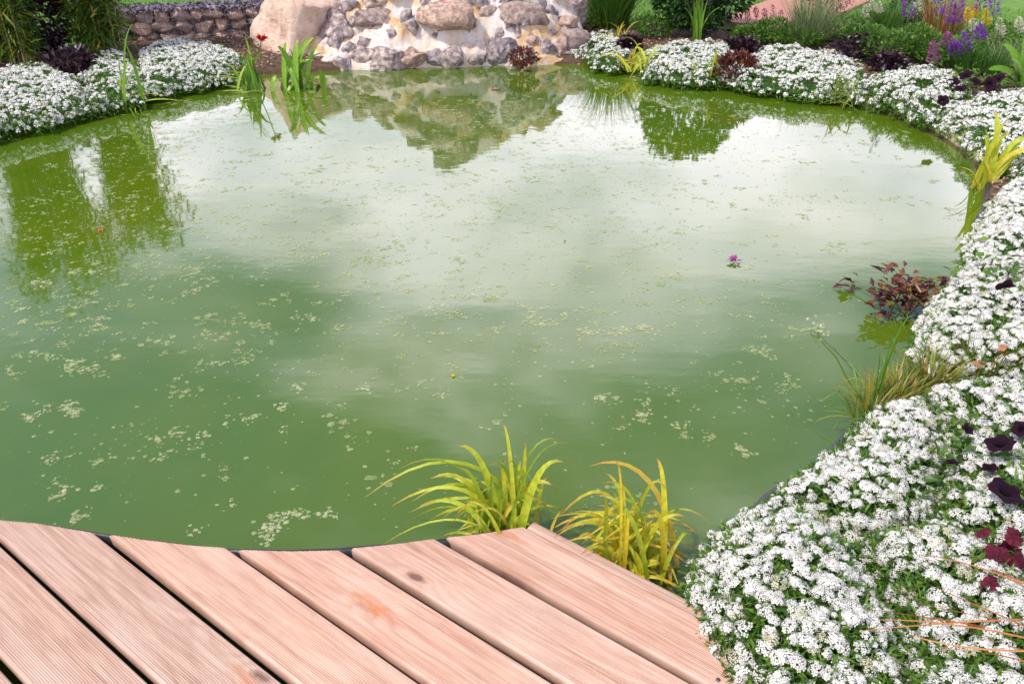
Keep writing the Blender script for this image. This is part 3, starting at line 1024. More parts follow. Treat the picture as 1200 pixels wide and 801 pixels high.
# far right bank
FB = dict(ragged=0.26, leafL=0.034, H=0.115, spacing=0.030, rad=0.0175)
alyssum("white alyssum mound just above the yellow-green iris on the right", [(1138, 164), (1108, 136), (1130, 113), (1215, 104), (1330, 120), (1330, 240), (1215, 205), (1178, 190)], leaf_n=6000, seed=7, gap=0.39, **FB)
alyssum("white alyssum mound behind the pale liner edge, left of the dark petunias", [(1045, 115), (1000, 101), (1004, 90), (1060, 80), (1115, 86), (1142, 104), (1137, 137), (1094, 130)], leaf_n=6000, seed=8, gap=0.38, **FB)
alyssum("wide white alyssum mound in front of the blue-grey grass", [(866, 92), (860, 70), (885, 55), (945, 58), (1005, 68), (1014, 86), (1000, 103), (930, 100), (885, 94)], leaf_n=6500, seed=9, gap=0.38, **FB)
alyssum("white alyssum mound in front of the dark green shrub", [(762, 81), (745, 62), (785, 48), (855, 51), (875, 66), (866, 87), (820, 87)], leaf_n=5500, seed=10, gap=0.40, **FB)
alyssum("small white alyssum clump next to the rockery's right end", [(698, 68), (674, 52), (690, 40), (722, 37), (748, 50), (742, 65), (720, 72)], leaf_n=3000, seed=11, gap=0.48, **FB)
# left bank
alyssum("white alyssum mound at the far left under the tall bamboo", [(-60, 158), (-70, 100), (0, 80), (60, 76), (95, 88), (112, 108), (80, 124), (20, 140)], leaf_n=6500, seed=12, gap=0.41, **FB)
alyssum("white alyssum mound left of the small green reed tuft", [(80, 124), (105, 108), (90, 88), (105, 66), (150, 60), (172, 85), (162, 106), (120, 116)], leaf_n=5500, seed=13, gap=0.44, **FB)
alyssum("white alyssum mound in front of the stone gabion wall", [(158, 103), (155, 78), (165, 56), (215, 46), (270, 54), (292, 68), (270, 82), (225, 91), (190, 99)], leaf_n=6000, seed=14, gap=0.38, **FB)


# ------------------------------------------------------------------ strap-leaved water plants, each leaf a part
def strap_plant(name, label, cat, base_px, tips, mat, W, zb=0.0, spread=0.02, lift=0.55, dy=0.08, group=None, belly=0.35, leafname="leaf", n_extra=0, base=None, fold=0.3, blunt=0.0, rlo=0.0, rhi=1.0, deep=0.0):
    b0 = P(*base_px, zb) if base is None else np.array(base, float)
    root = thing(name, label, cat, b0, group)
    tips = [(t[0], t[1], t[2] if len(t) > 2 else 1.0) for t in tips]
    for k in range(n_extra):
        t = tips[int(rng.integers(len(tips)))]
        f = rng.uniform(0.5, 0.95)
        tips.append((base_px[0] + (t[0] - base_px[0]) * f + rng.normal(0, 14), base_px[1] + (t[1] - base_px[1]) * f + rng.normal(0, 10), t[2] * 0.9))
    for (tx, ty, ws) in tips:
        b = b0 + np.array([rng.normal(0, spread), rng.normal(0, spread), -0.01])
        tip = PY(tx, ty, b0[1] + rng.uniform(-dy, dy) + deep, max(0.02, zb * 0.5))
        flat = math.hypot(tip[0] - b[0], tip[1] - b[1])
        up = tip[2] - b[2]
        c = b + np.array([(tip[0] - b[0]) * 0.30, (tip[1] - b[1]) * 0.30, max(up * 1.0, 0) * 0.85 + flat * lift])
        mb = MB()
        L = np.linalg.norm(tip - b)
        bez_leaf(mb, b, tip, c, W * ws * rng.uniform(0.8, 1.15), rnd=rng.uniform(rlo, rhi), belly=belly, twist=rng.normal(0, 0.5), fold=fold, blunt=blunt)
        mb.build(leafname, mat, root, smooth=True)
    return root


strap_plant("sweet_flag", "yellow-green strap-leaved water plant behind the deck's front edge, left of its golden neighbour", "water plant", (592, 640),
            [(466, 550), (428, 582, .8), (590, 497), (538, 522, 1.3), (616, 520), (654, 514, .5), (660, 541, 1.4), (592, 537, 1.1), (540, 548), (448, 638, .5), (492, 592), (460, 592), (520, 627, .9), (504, 560), (575, 545), (560, 560, 1.2),
             (622, 562), (640, 560, .8), (610, 540, 1.1), (520, 575, 1.2), (480, 600), (648, 600, .7), (600, 560, 1.2), (550, 590), (664, 598, .7), (655, 575, .6), (632, 585, 1)],
            M["iris"], 0.0145, n_extra=60, spread=0.035, lift=0.65, rlo=0.0, rhi=0.95)
strap_plant("sweet_flag", "golden strap-leaved water plant between the deck corner and the white flowers", "water plant", (742, 668),
            [(690, 546, 1.1), (722, 540, .5), (770, 537, 1.1), (642, 622, 1.0), (656, 604, .8), (718, 584), (830, 610, .5), (803, 605), (823, 630, 1.1), (812, 656), (788, 682), (786, 692), (698, 580), (748, 588), (775, 640), (760, 600, 1.2),
             (815, 645, .8), (730, 600), (700, 620), (680, 650, .8), (790, 620), (765, 690), (668, 600, .6), (650, 640, .7), (800, 668, .9), (818, 622, .7), (780, 570, .6), (705, 566, .8)],
            M["iris_gold"], 0.0140, n_extra=54, spread=0.04, lift=0.65)
strap_plant("iris_plant", "upright yellow-green iris growing in the water against the right bank", "water plant", (1150, 222),
            [(1166, 130, 1.2), (1180, 142, .9), (1152, 158), (1200, 160, 1.2), (1215, 172, 1.2), (1122, 196, .7), (1185, 155), (1210, 190), (1170, 165, 1.1), (1140, 180, .8), (1225, 150, 1.1), (1195, 178), (1128, 206, .6)],
            M["iris"], 0.036, n_extra=6, spread=0.03, lift=0.15, rlo=0.4, rhi=0.95, dy=0.1)
strap_plant("reed_tuft", "small green reed tuft with one long blade at the left bank's edge", "water plant", (157, 127),
            [(157, 28, .8), (140, 62), (150, 72), (164, 84), (186, 100, .6), (216, 119, .5), (136, 95), (146, 85, 1.2), (160, 92, 1.2), (170, 96), (152, 60, 1.0)],
            M["reed"], 0.022, n_extra=18, spread=0.05, lift=0.15, rlo=0.2)
reeds = strap_plant("reed_tuft", "green reeds with drooping yellow blades beneath a red flower", "water plant", (294, 106),
                    [(287, 42), (297, 50), (307, 45, .7), (259, 107, .6), (269, 107, .6), (282, 65), (275, 87), (302, 107, .6), (290, 55), (284, 60), (300, 58), (309, 60), (278, 72), (295, 62), (304, 66), (288, 70), (263, 100, .5)],
                    M["reed"], 0.026, n_extra=22, spread=0.06, lift=0.1, rlo=0.1)
strap_plant("pickerel_plant", "broad-leaved bright green marsh plant in front of the pink boulder", "water plant", (346, 104),
            [(325, 54), (336, 49), (349, 47), (368, 44, 1.2), (375, 49, 1.1), (382, 62), (324, 88, 1.1), (357, 62), (344, 60), (352, 72), (334, 70), (364, 70), (340, 80), (374, 82), (328, 66)],
            M["broad"], 0.055, n_extra=8, spread=0.07, lift=0.08, belly=0.62, blunt=0.4)
strap_plant("sedge_tuft", "drooping yellow-green grass tuft at the far bank right of the rockery", "ornamental grass", (745, 80),
            [(718, 84), (722, 80), (730, 72), (765, 76), (775, 80), (742, 58), (750, 56), (735, 66), (760, 68), (728, 78), (780, 70), (755, 62), (771, 64), (715, 80)],
            M["iris"], 0.024, n_extra=26, spread=0.08, lift=0.5, zb=0.05, rlo=0.3)
strap_plant("sedge_tuft", "short bright upright grass tuft left of the red-leaved plant on the far bank", "ornamental grass", (832, 98),
            [(838, 54), (840, 62), (828, 72), (822, 80), (846, 74), (834, 70), (843, 80), (826, 86)],
            M["reed"], 0.018, n_extra=16, spread=0.05, lift=0.1, zb=0.03, rlo=0.5)
strap_plant("sedge_tuft", "small yellowish grass tuft between two white flower mounds on the far right bank", "ornamental grass", (985, 118),
            [(975, 100), (980, 92), (992, 86), (1000, 96), (968, 106), (996, 104), (988, 98), (1004, 92)],
            M["carex"], 0.016, n_extra=30, spread=0.07, lift=0.2, zb=0.03, rhi=0.7)
strap_plant("sedge_tuft", "tiny golden grass tuft next to the rockery's right end", "ornamental grass", (728, 58),
            [(718, 42), (724, 36), (732, 34), (738, 42), (742, 46), (714, 48)], M["iris_gold"], 0.014, n_extra=16, spread=0.04, lift=0.15, zb=0.08)


# ------------------------------------------------------------------ grass clumps of countless fine blades
def grass_clump(name, label, base, n, L, W, mat, radius=0.05, tilt=0.35, bend=0.9, segs=5, cat="ornamental grass", rnd=(0, 1), group=None):
    base = np.asarray(base, float)
    root = thing(name, label, cat, base, group)
    yaw = rng.random(n) * 2 * np.pi
    rr_ = radius * np.sqrt(rng.random(n))
    b = base + np.c_[np.cos(yaw) * rr_, np.sin(yaw) * rr_, np.zeros(n)]
    mb = MB()
    blades(mb, b, yaw + rng.normal(0, 0.5, n), L * rng.uniform(0.55, 1.1, n), W * rng.uniform(0.7, 1.2, n), np.abs(rng.normal(0, tilt, n)), bend * rng.uniform(0.3, 1.2, n), segs, rnd[0] + (rnd[1] - rnd[0]) * rng.random(n))
    tag(mb.build("blades", mat, root), kind="stuff")
    return root


def at(px, py, z=None):
    """stand a plant where its foot shows in the photograph"""
    p = P(px, py, 0.09)
    p[2] = gz(p[0], p[1]) if z is None else z
    if z is not None:
        p = P(px, py, z)
    return p


# sedge among the near right flowers
for (px, py, lab, n, L) in ((1052, 466, "brownish green sedge tuft leaning over the water between white mounds", 260, 0.10), (1090, 446, "olive sedge tuft behind the one that leans over the water", 240, 0.11), (1020, 488, "small rusty sedge tuft at the water's edge by the white flowers", 120, 0.13), (1150, 440, "sprawling green sedge with dead leaves between white mounds", 160, 0.18)):
    grass_clump("sedge_tuft", lab, P(px, py, 0.07), n, L, 0.004, M["carex"], 0.06, 0.7, 1.0)
strap_plant("arching_sedge", "long thin arching sedge stems hanging out over the water", "ornamental grass", (1012, 480),
            [(962, 470, 1), (965, 478, 1), (970, 462, .8), (990, 425, .8), (1022, 400, .8), (1004, 440, .8), (1045, 375, 1), (1070, 370, 1), (1060, 385, 1), (975, 505, .6)],
            M["reed"], 0.006, zb=0.05, lift=0.6, dy=0.12, leafname="stem")
# grasses and shrubs on the far bank
grass_clump("ornamental_grass", "tall fine green grass right of the rockery top", at(716, 36), 1100, 0.75, 0.007, M["fine_grass"], 0.16, 0.30, 0.8)
grass_clump("ornamental_grass", "blue-grey feathery grass behind the wide white mound", at(945, 56), 520, 0.52, 0.007, M["blue_grass"], 0.12, 0.42, 0.7)
grass_clump("ornamental_grass", "reddish wheat-coloured grass between the purple flower spikes", at(1100, 46), 420, 0.42, 0.006, M["wheat"], 0.16, 0.35, 0.5)
grass_clump("ornamental_grass", "dark grey-green spiky clump beneath the purple spikes at right", at(1142, 88), 600, 0.24, 0.005, M["fine_grass"], 0.20, 0.5, 0.4, rnd=(0, 0.5))
grass_clump("ornamental_grass", "soft green clump beside the white flower spikes on the far lawn edge", at(1025, 40), 500, 0.30, 0.006, M["fine_grass"], 0.2, 0.4, 0.5)
grass_clump("ornamental_grass", "pale straw grass tuft left of the big-leaved plant at right", at(1172, 80), 120, 0.24, 0.005, M["blue_grass"], 0.08, 0.6, 0.6, rnd=(0.6, 1))
strap_plant("reed_tuft", "few tall green reeds in front of the dark green shrub", "ornamental grass", (815, 52),
            [(812, -30), (818, -40), (822, -20), (808, -10), (826, -6), (790, -16), (816, 0), (820, 8)], M["reed"], 0.022, zb=0.09, n_extra=6, lift=0.05, spread=0.03, rlo=0.2, rhi=0.7)


def shrub(name, label, base, rx, ry, h, n, mat, L=0.05, W=0.028, cat="shrub", seed=1, stems=5, upright=0.3, hollow=0.5, low=0.05):
    base = np.asarray(base, float)
    root = thing(name, label, cat, base)
    mb = MB()
    for k in range(stems):
        a = k * 2.4 + seed
        tipp = base + np.array([math.cos(a) * rx * 0.5, math.sin(a) * ry * 0.5, h * rng.uniform(0.55, 0.85)])
        mid = (base + tipp) / 2 + rng.normal(0, 0.03, 3)
        tube(mb, [base + rng.normal(0, 0.01, 3) * [1, 1, 0], mid, tipp], [0.012, 0.008, 0.003])
    mb.build("stems", M["bark"], root)
    d = norm(rng.normal(0, 1, (n * 2, 3)))
    r = hollow + (1 - hollow) * rng.random(n * 2) ** 0.6
    lump = 0.72 + 0.5 * fbm(d, 2.2, seed, 3)
    q = d * (r * lump)[:, None]
    keep = vn(q, 5.5, seed + 3) > 0.34
    q, d = q[keep][:n], d[keep][:n]
    p = base + np.array([0, 0, h * 0.5]) + q * [rx, ry, h * 0.5]
    p[:, 2] = np.maximum(p[:, 2], base[2] + low)
    dr = norm(d * 0.8 + rng.normal(0, 0.5, d.shape) + [0, 0, upright])
    mb = MB()
    leaves(mb, p, dr, L * rng.uniform(0.6, 1.2, len(p)), W * rng.uniform(0.7, 1.2, len(p)), np.clip(vn(q, 3, seed + 9) * 0.6 + rng.random(len(p)) * 0.4, 0, 1))
    tag(mb.build("foliage", mat, root), kind="stuff")
    return root


shrub("leafy_shrub", "dense dark green shrub on the far bank right of centre", at(815, 44), 0.50, 0.42, 1.0, 3600, M["shrub"], 0.075, 0.045, seed=2)
shrub("bronze_shrub", "bronze-brown shrub beside the red path", at(963, 30), 0.26, 0.26, 0.62, 2200, M["brown_shrub"], 0.035, 0.015, seed=3)
shrub("dark_shrub", "dark purple-leaved shrub between the two bamboo clumps", at(62, 66), 0.22, 0.22, 0.60, 1400, M["dark_leaf"], 0.06, 0.04, seed=4)
shrub("burgundy_perennial", "low burgundy plant among the white flowers below the left bamboo", at(88, 88), 0.16, 0.12, 0.20, 260, M["dark_leaf"], 0.06, 0.04, seed=5, cat="plant")
for k, (px, py, rx, h, lab) in enumerate(((1035, 76, 0.24, 0.26, "bright green perennial behind the black-leaved plants on the right"), (1068, 72, 0.2, 0.26, "green perennial at the foot of the leftmost purple spike"), (905, 52, 0.22, 0.2, "low green perennial below the pink flowers by the path"), (1090, 78, 0.22, 0.22, "green perennial below the reddish wheat grass"), (1058, 36, 0.24, 0.30, "dark green bushy perennial left of the purple spikes"), (1118, 84, 0.24, 0.2, "green perennial under the low violet pair of spikes"), (880, 54, 0.2, 0.16, "small green perennial left of the low one by the pink flowers"), (935, 58, 0.24, 0.16, "green perennial at the foot of the blue-grey grass"), (985, 52, 0.26, 0.22, "green perennial between the bronze shrub and the cream plumes"), (765, 46, 0.22, 0.22, "green perennial between the tall grass and the dark shrub"), (1160, 66, 0.26, 0.24, "green perennial below the rightmost violet spike"), (695, 36, 0.2, 0.2, "green perennial between the rockery and the tall grass"), (1010, 60, 0.24, 0.2, "green perennial behind the rounded black plant"))):
    shrub("perennial", lab, at(px, py), rx, rx * 0.9, h, 1100, M["alyssum_leaf"] if k != 4 else M["shrub"], 0.04, 0.018, "plant", seed=20 + k, stems=4)
for k, (px, py, rx, h, lab) in enumerate(((1000, 74, 0.22, 0.24, "rounded black-leaved plant behind the far right white flowers"), (1038, 86, 0.16, 0.16, "low black-leaved plant right of the rounded black one"), (737, 62, 0.12, 0.20, "small dark purple plant right of the golden tuft"), (868, 66, 0.16, 0.18, "dark purple plant between two white mounds on the far bank"))):
    shrub("dark_perennial", lab, at(px, py), rx * 0.95, rx * 0.7, h * 0.85, 330, M["dark_leaf"], 0.05, 0.038, "plant", seed=30 + k, stems=3, hollow=0.15)
shrub("red_leaved_plant", "red-leaved plant at the far waterline beside the short upright grass", P(858, 101, 0.02), 0.16, 0.10, 0.24, 420, M["burgundy"], 0.07, 0.03, "plant", seed=41, stems=3)
shrub("red_leaved_plant", "small red and green tuft at the foot of the rockery", P(612, 80, 0.02), 0.13, 0.09, 0.16, 260, M["burgundy"], 0.05, 0.022, "plant", seed=42, stems=3)


# bamboo
def bamboo(label, base, n, hh, spread, seed, nl=70):
    base = np.asarray(base, float)
    root = thing("bamboo", label, "bamboo", base)
    mb = MB()
    for k in range(n):
        a = rng.random() * 6.283
        r0 = spread * math.sqrt(rng.random())
        b = base + np.array([math.cos(a) * r0, math.sin(a) * r0 * 0.6, -0.02])
        h = hh * rng.uniform(0.7, 1.05)
        lean = rng.normal(0, 0.06, 2) + np.array([math.cos(a), math.sin(a)]) * 0.06
        s = np.linspace(0, 1, 8)
        c = b + np.c_[np.outer(s ** 2, lean * h), s * h]
        cm = MB()
        tube(cm, c, np.linspace(0.008, 0.0025, 8), 6, rng.random())
        cm.build("culm", M["culm"], root, smooth=True)
        t = rng.uniform(0.08, 1.0, nl)
        pos = np.stack([np.interp(t, s, c[:, m]) for m in range(3)], -1) + rng.normal(0, 0.045, (nl, 3))
        yaw = rng.random(nl) * 6.283
        dr = np.c_[np.cos(yaw), np.sin(yaw), rng.normal(-0.25, 0.5, nl)]
        leaves(mb, pos, dr, rng.uniform(0.08, 0.17, nl), rng.uniform(0.013, 0.021, nl), cup=0.15)
    tag(mb.build("foliage", M["bamboo"], root), kind="stuff")
    return root


bamboo("tall yellowish bamboo clump at the far left edge", at(8, 78), 34, 1.95, 0.30, 1, 260)
bamboo("bamboo clump between the dark purple shrub and the gabion wall", at(122, 66), 30, 1.62, 0.20, 2, 260)


# ------------------------------------------------------------------ flower spikes on the far right
def spike(name, label, px, y_top, y_bot, base_py, mat, w=0.022, cat="flower spike", n=110, group=None, lean=0.0):
    b = at(px, base_py)
    root = thing(name, label, cat, b, group)
    top = PY(px + lean, y_top, b[1])
    bot = PY(px + lean * 0.5, y_bot, b[1])
    mb = MB()
    tube(mb, [b - [0, 0, 0.02], (b + bot) / 2 + [0.005, 0, 0], bot, top], [0.004, 0.0035, 0.003, 0.002])
    k = 10
    pos = b + (bot - b) * rng.uniform(0.1, 0.9, (k, 1))
    yw = rng.random(k) * 6.28
    leaves(mb, pos, np.c_[np.cos(yw), np.sin(yw), 0.8 + 0 * yw], 0.06, 0.01)
    mb.build("stem", M["stem"], root)
    t = rng.random(n)
    r = w * (1 - 0.75 * t ** 2)
    a = rng.random(n) * 6.28
    pos = bot + (top - bot) * t[:, None] + np.c_[np.cos(a) * r * 0.5, np.sin(a) * r * 0.5, 0 * a]
    mb = MB()
    leaves(mb, pos, np.c_[np.cos(a), np.sin(a), 0.7 + 0 * a], r * 0.9 + 0.006, 0.011)
    tag(mb.build("florets", mat, root), kind="stuff")
    return root


G = "flower spikes on the far right bank"
for (px, yt, yb, bp, m, lab, lean) in (
        (1064, -18, 18, 70, "violet", "tall violet flower spike, leftmost of the purple ones", 0),
        (1098, -22, 15, 62, "violet", "violet flower spike rising from the reddish wheat grass", 2),
        (1115, 2, 26, 64, "violet", "left one of two close violet spikes at mid height", -1),
        (1122, -4, 24, 64, "violet", "right one of two close violet spikes at mid height", 2),
        (1147, -14, 9, 72, "violet", "violet spike rising above a yellow one", 3),
        (1163, -16, 18, 74, "violet", "violet spike right of the yellow spikes", 3),
        (1147, 31, 44, 84, "violet", "short violet spike below the yellow spikes", 1),
        (1110, 42, 54, 86, "magenta", "short purple spike low among green leaves, left of a violet pair", 0),
        (1119, 50, 64, 88, "violet", "left one of a low violet pair above the white flowers", -1),
        (1129, 42, 60, 88, "violet", "right one of a low violet pair above the white flowers", 2),
        (1094, 52, 73, 92, "magenta", "dull magenta spike standing just behind the white mound", 0),
        (1134, 13, 26, 72, "yellow", "left yellow flower spike among the violet ones", 0),
        (1155, 15, 28, 74, "yellow", "right yellow flower spike among the violet ones", 1),
        (1143, 8, 19, 70, "yellow", "small upper yellow spike between two violet ones", 1)):
    spike("flower_spike", lab, px, yt - 4, yb + 4, bp, M[m], 0.046 if m != "yellow" else 0.032, group=G, lean=lean)
G = "cream flower spikes by the lawn"
for (px, yt, yb, bp, lab) in ((1014, 6, 22, 44, "leftmost cream plume by the far lawn"), (1022, 0, 14, 44, "cream plume second from left by the far lawn"), (1030, 2, 16, 44, "cream plume third from left by the far lawn"), (1074, -4, 14, 60, "cream plume right of the leftmost violet spike"), (1172, 22, 42, 80, "cream plume on the right in front of the lawn"), (1194, 20, 40, 84, "rightmost cream plume at the picture's edge"), (1140, 22, 38, 76, "cream plume among the yellow spikes")):
    spike("cream_plume", lab, px, yt, yb, bp, M["cream"], 0.034, n=90, group=G)
G = "pink flower spikes by the path"
for (px, yt, yb, bp, lab) in ((876, 12, 24, 44, "leftmost pink spike by the red path"), (886, 8, 22, 44, "tallest pink spike left of centre by the red path"), (896, 10, 24, 44, "middle pink spike by the red path"), (906, 6, 22, 44, "second pink spike from the right by the red path"), (915, 12, 26, 46, "rightmost pink spike by the red path")):
    spike("pink_spike", lab, px, yt, yb, bp, M["pink"], 0.03, n=70, group=G)

# red flower above the reeds
b = P(300, 104, 0.0)
root = thing("red_flower", "single red flower on a stalk above the left reeds", "flower", b)
topf = PY(306, 46, b[1])
mb = MB()
tube(mb, [b, (b + topf) / 2 + [0.01, 0, 0], topf], 0.004)
mb.build("stem", M["stem"], root)
mb = MB()
a = rng.random(16) * 6.28
leaves(mb, np.repeat([topf], 16, 0) + rng.normal(0, 0.008, (16, 3)), np.c_[np.cos(a), np.sin(a), rng.uniform(-0.2, 1, 16)], 0.05, 0.035)
mb.build("petals", M["red_flower"], root)


# ------------------------------------------------------------------ broad leaves at the right edge
def big_leaf_plant(name, label, cat, base, specs, mat, group=None):
    root = thing(name, label, cat, base, group)
    for (tx, ty, dyy, W, r) in specs:
        tip = PY(tx, ty, base[1] + dyy, 0.1)
        c = (base + tip) / 2 + np.array([0, 0, 0.35 * np.linalg.norm(tip - base)])
        mb = MB()
        bez_leaf(mb, np.asarray(base), tip, c, W, 12, r, belly=0.6, fold=0.25, blunt=0.5)
        mb.build("leaf", mat, root, smooth=True)
    return root


big_leaf_plant("hosta_plant", "large green-leaved plant at the right edge behind dark petunias", "plant", at(1196, 108),
               [(1158, 82, 0, 0.10, 0.2), (1175, 52, 0.1, 0.10, 0.4), (1200, 45, 0.1, 0.11, 0.3), (1165, 98, -0.05, 0.09, 0.1), (1215, 60, 0, 0.11, 0.5), (1185, 70, -0.05, 0.09, 0.3), (1225, 85, 0, 0.1, 0.2)], M["broad"])
big_leaf_plant("leafy_plant", "glossy green-leaved plant at the bottom right corner", "plant", P(1215, 735, 0.14),
               [(1150, 703, 0.0, 0.035, 0.4), (1175, 690, 0.02, 0.035, 0.7), (1190, 745, -0.02, 0.04, 0.3), (1180, 765, -0.03, 0.035, 0.5), (1225, 680, 0.03, 0.035, 0.6), (1165, 725, 0.0, 0.03, 0.9)], M["broad"])


# petunias: dark trumpet flowers, each a part
def petunia_mesh():
    mb = MB()
    rings = [(0.10, -0.55), (0.22, -0.15), (0.5, 0.05), (0.85, 0.12), (1.0, 0.06)]
    n = 30
    a = np.linspace(0, 2 * np.pi, n, endpoint=False)
    V = []
    for k, (r, z) in enumerate(rings):
        lob = 1 + (0.13 * np.cos(5 * a) if k >= 3 else 0.04 * np.cos(5 * a))
        V.append(np.stack([r * lob * np.cos(a), r * lob * np.sin(a), z + (0.06 * np.cos(5 * a + 1.2) + 0.03 * np.cos(13 * a) if k >= 3 else 0 * a)], -1))
    i, j = np.meshgrid(np.arange(len(rings) - 1), np.arange(n), indexing="ij")
    q = np.stack([i * n + j, i * n + (j + 1) % n, (i + 1) * n + (j + 1) % n, (i + 1) * n + j], -1).reshape(-1, 4)
    mb.add(np.concatenate(V), q, np.repeat([0, 0.1, 0.5, 0.8, 1.0], n))
    mb.add([[0.1, 0, -.5], [-.05, .09, -.5], [-.05, -.09, -.5]], [(0, 1, 2)], 0)
    return mb.mesh("flower", M["petunia"], True)


PET = petunia_mesh()


def petunias(label, base, fl, rad, n_leaf=160, spread=0.1, leafL=0.04):
    root = thing("petunia_plant", label, "petunia", base)
    rl = world_loc(root)
    mb = MB()
    p = np.asarray(base) + np.c_[rng.normal(0, spread, (n_leaf, 2)), rng.uniform(0.0, 0.10, n_leaf)]
    leaves(mb, p, np.c_[rng.normal(0, 1, (n_leaf, 2)), rng.uniform(0.1, 1, n_leaf)], leafL * rng.uniform(0.6, 1.2, n_leaf), leafL * 0.5)
    tag(mb.build("foliage", M["alyssum_leaf"], root), kind="stuff")
    for (px, py, z, s) in fl:
        p = P(px, py, z)
        to = norm(np.array([0, 0, CAM_Z]) - p)
        nn = norm(to * 0.5 + np.array([0, 0, 0.7]) + rng.normal(0, 0.25, 3))
        o = bpy.data.objects.new("flower", PET)
        C.objects.link(o)
        o.parent = root
        fr = frames(nn[None])[0]
        o.matrix_local = Matrix.Translation(Vector((p - rl).tolist())) @ Matrix(fr.tolist()).to_4x4() @ Matrix.Diagonal((rad * s, rad * s, rad * s, 1))
    return root


petunias("dark purple petunias in the white flowers at the right edge", P(1180, 560, 0.12), [(1172, 520, 0.255, 1.1), (1178, 576, 0.255, 1.25), (1134, 503, 0.225, 0.55), (1116, 542, 0.20, 0.5), (1196, 502, 0.25, 0.7), (1160, 548, 0.225, 0.6)], 0.028, 260, 0.08)
petunias("dark petunia hidden among white flowers near the upper right mound", P(1185, 345, 0.13), [(1178, 340, 0.19, 1.0), (1196, 358, 0.19, 0.9), (1168, 345, 0.17, 0.7)], 0.036, 160)
petunias("blackish petunias left of the large green leaves at the right", P(1140, 102, 0.12), [(1132, 88, 0.24, 1), (1144, 96, 0.22, 1), (1126, 104, 0.2, .9), (1160, 98, 0.22, 1), (1170, 92, 0.24, 1), (1150, 86, 0.25, .9), (1118, 96, 0.2, .9), (1105, 118, 0.2, .8), (1165, 108, 0.18, .9)], 0.045, 400, 0.16)

# heuchera: lobed burgundy leaves
root = thing("heuchera_plant", "burgundy lobed-leaved plant at the right edge among white flowers", "plant", P(1195, 660, 0.12))
for k in range(16):
    px, py = ((1150, 622), (1192, 628), (1172, 650), (1185, 678))[k] if k < 4 else (rng.uniform(1150, 1235), rng.uniform(612, 700))
    p = P(px, py, rng.uniform(0.20, 0.25))
    a = np.linspace(0.35, 2 * np.pi - 0.35, 29)
    sz = rng.uniform(0.016, 0.027)
    r = sz * (1 + 0.13 * np.cos(a * 5 + 0.4) + 0.05 * np.cos(a * 15)) * (0.8 + 0.2 * np.cos(a - np.pi))
    nn = norm(np.array([0, -0.35, 0.8]) + rng.normal(0, 0.4, 3))
    fr = frames(nn[None])[0]
    ru = sz * 0.16 * np.cos(a * 5 + 0.4)
    full = np.stack([r * np.cos(a), r * np.sin(a), ru - r * 0.25], -1)
    half = np.stack([r * 0.55 * np.cos(a), r * 0.55 * np.sin(a), ru * 0.7 + sz * 0.06], -1)
    V = np.concatenate([[[0, 0, -0.002]], half, full]) @ fr.T + p
    fq = [(k2, k2 + 29, k2 + 30, k2 + 1) for k2 in range(1, 29)]
    mb = MB()
    mb.add(V, [(0, k2, k2 + 1) for k2 in range(1, 29)], np.r_[0.0, 0.35 + 0.3 * np.cos(a * 5 + 0.4), np.clip(0.6 + 0.4 * np.cos(a * 5 + 0.4) * rng.random(29), 0, 1)])
    mb.f.append(np.array(fq))
    mb.build("leaf", M["heuchera"], root, smooth=True)

# copper sedge strands lying over the flowers
root = thing("copper_sedge", "thin copper-coloured grass strands lying across the white flowers", "ornamental grass", P(1240, 748, 0.2))
for (x0, y0, x1, y1, z1, bow) in ((1240, 750, 955, 708, 0.225, -10), (1240, 742, 1030, 705, 0.235, 4), (1240, 755, 1050, 700, 0.235, 8), (1240, 760, 1080, 722, 0.23, -4), (1240, 735, 1010, 742, 0.22, -18), (1240, 765, 1100, 760, 0.23, 0),
                                   (1240, 690, 1040, 612, 0.225, -8), (1240, 680, 1060, 628, 0.225, -6), (1240, 700, 1080, 655, 0.23, 0), (1240, 705, 1110, 640, 0.235, -6), (1240, 728, 1140, 660, 0.235, -5), (1240, 740, 1085, 690, 0.235, 6), (1240, 752, 1015, 718, 0.23, 6), (1240, 748, 1025, 728, 0.23, -6), (1240, 772, 1060, 745, 0.225, 5)):
    a_, b_ = P(x0, y0, 0.215), P(x1, y1, z1)
    c_ = P((x0 + x1) / 2, (y0 + y1) / 2 + bow, 0.25)
    mb = MB()
    bez_leaf(mb, a_ + rng.normal(0, 0.02, 3), b_ + rng.normal(0, 0.008, 3), c_ + rng.normal(0, 0.02, 3), 0.0028, 16, rng.random(), twist=rng.normal(0, 1))
    if rng.random() < 0.75:
        mb.build("strand", M["copper"], root, smooth=True)

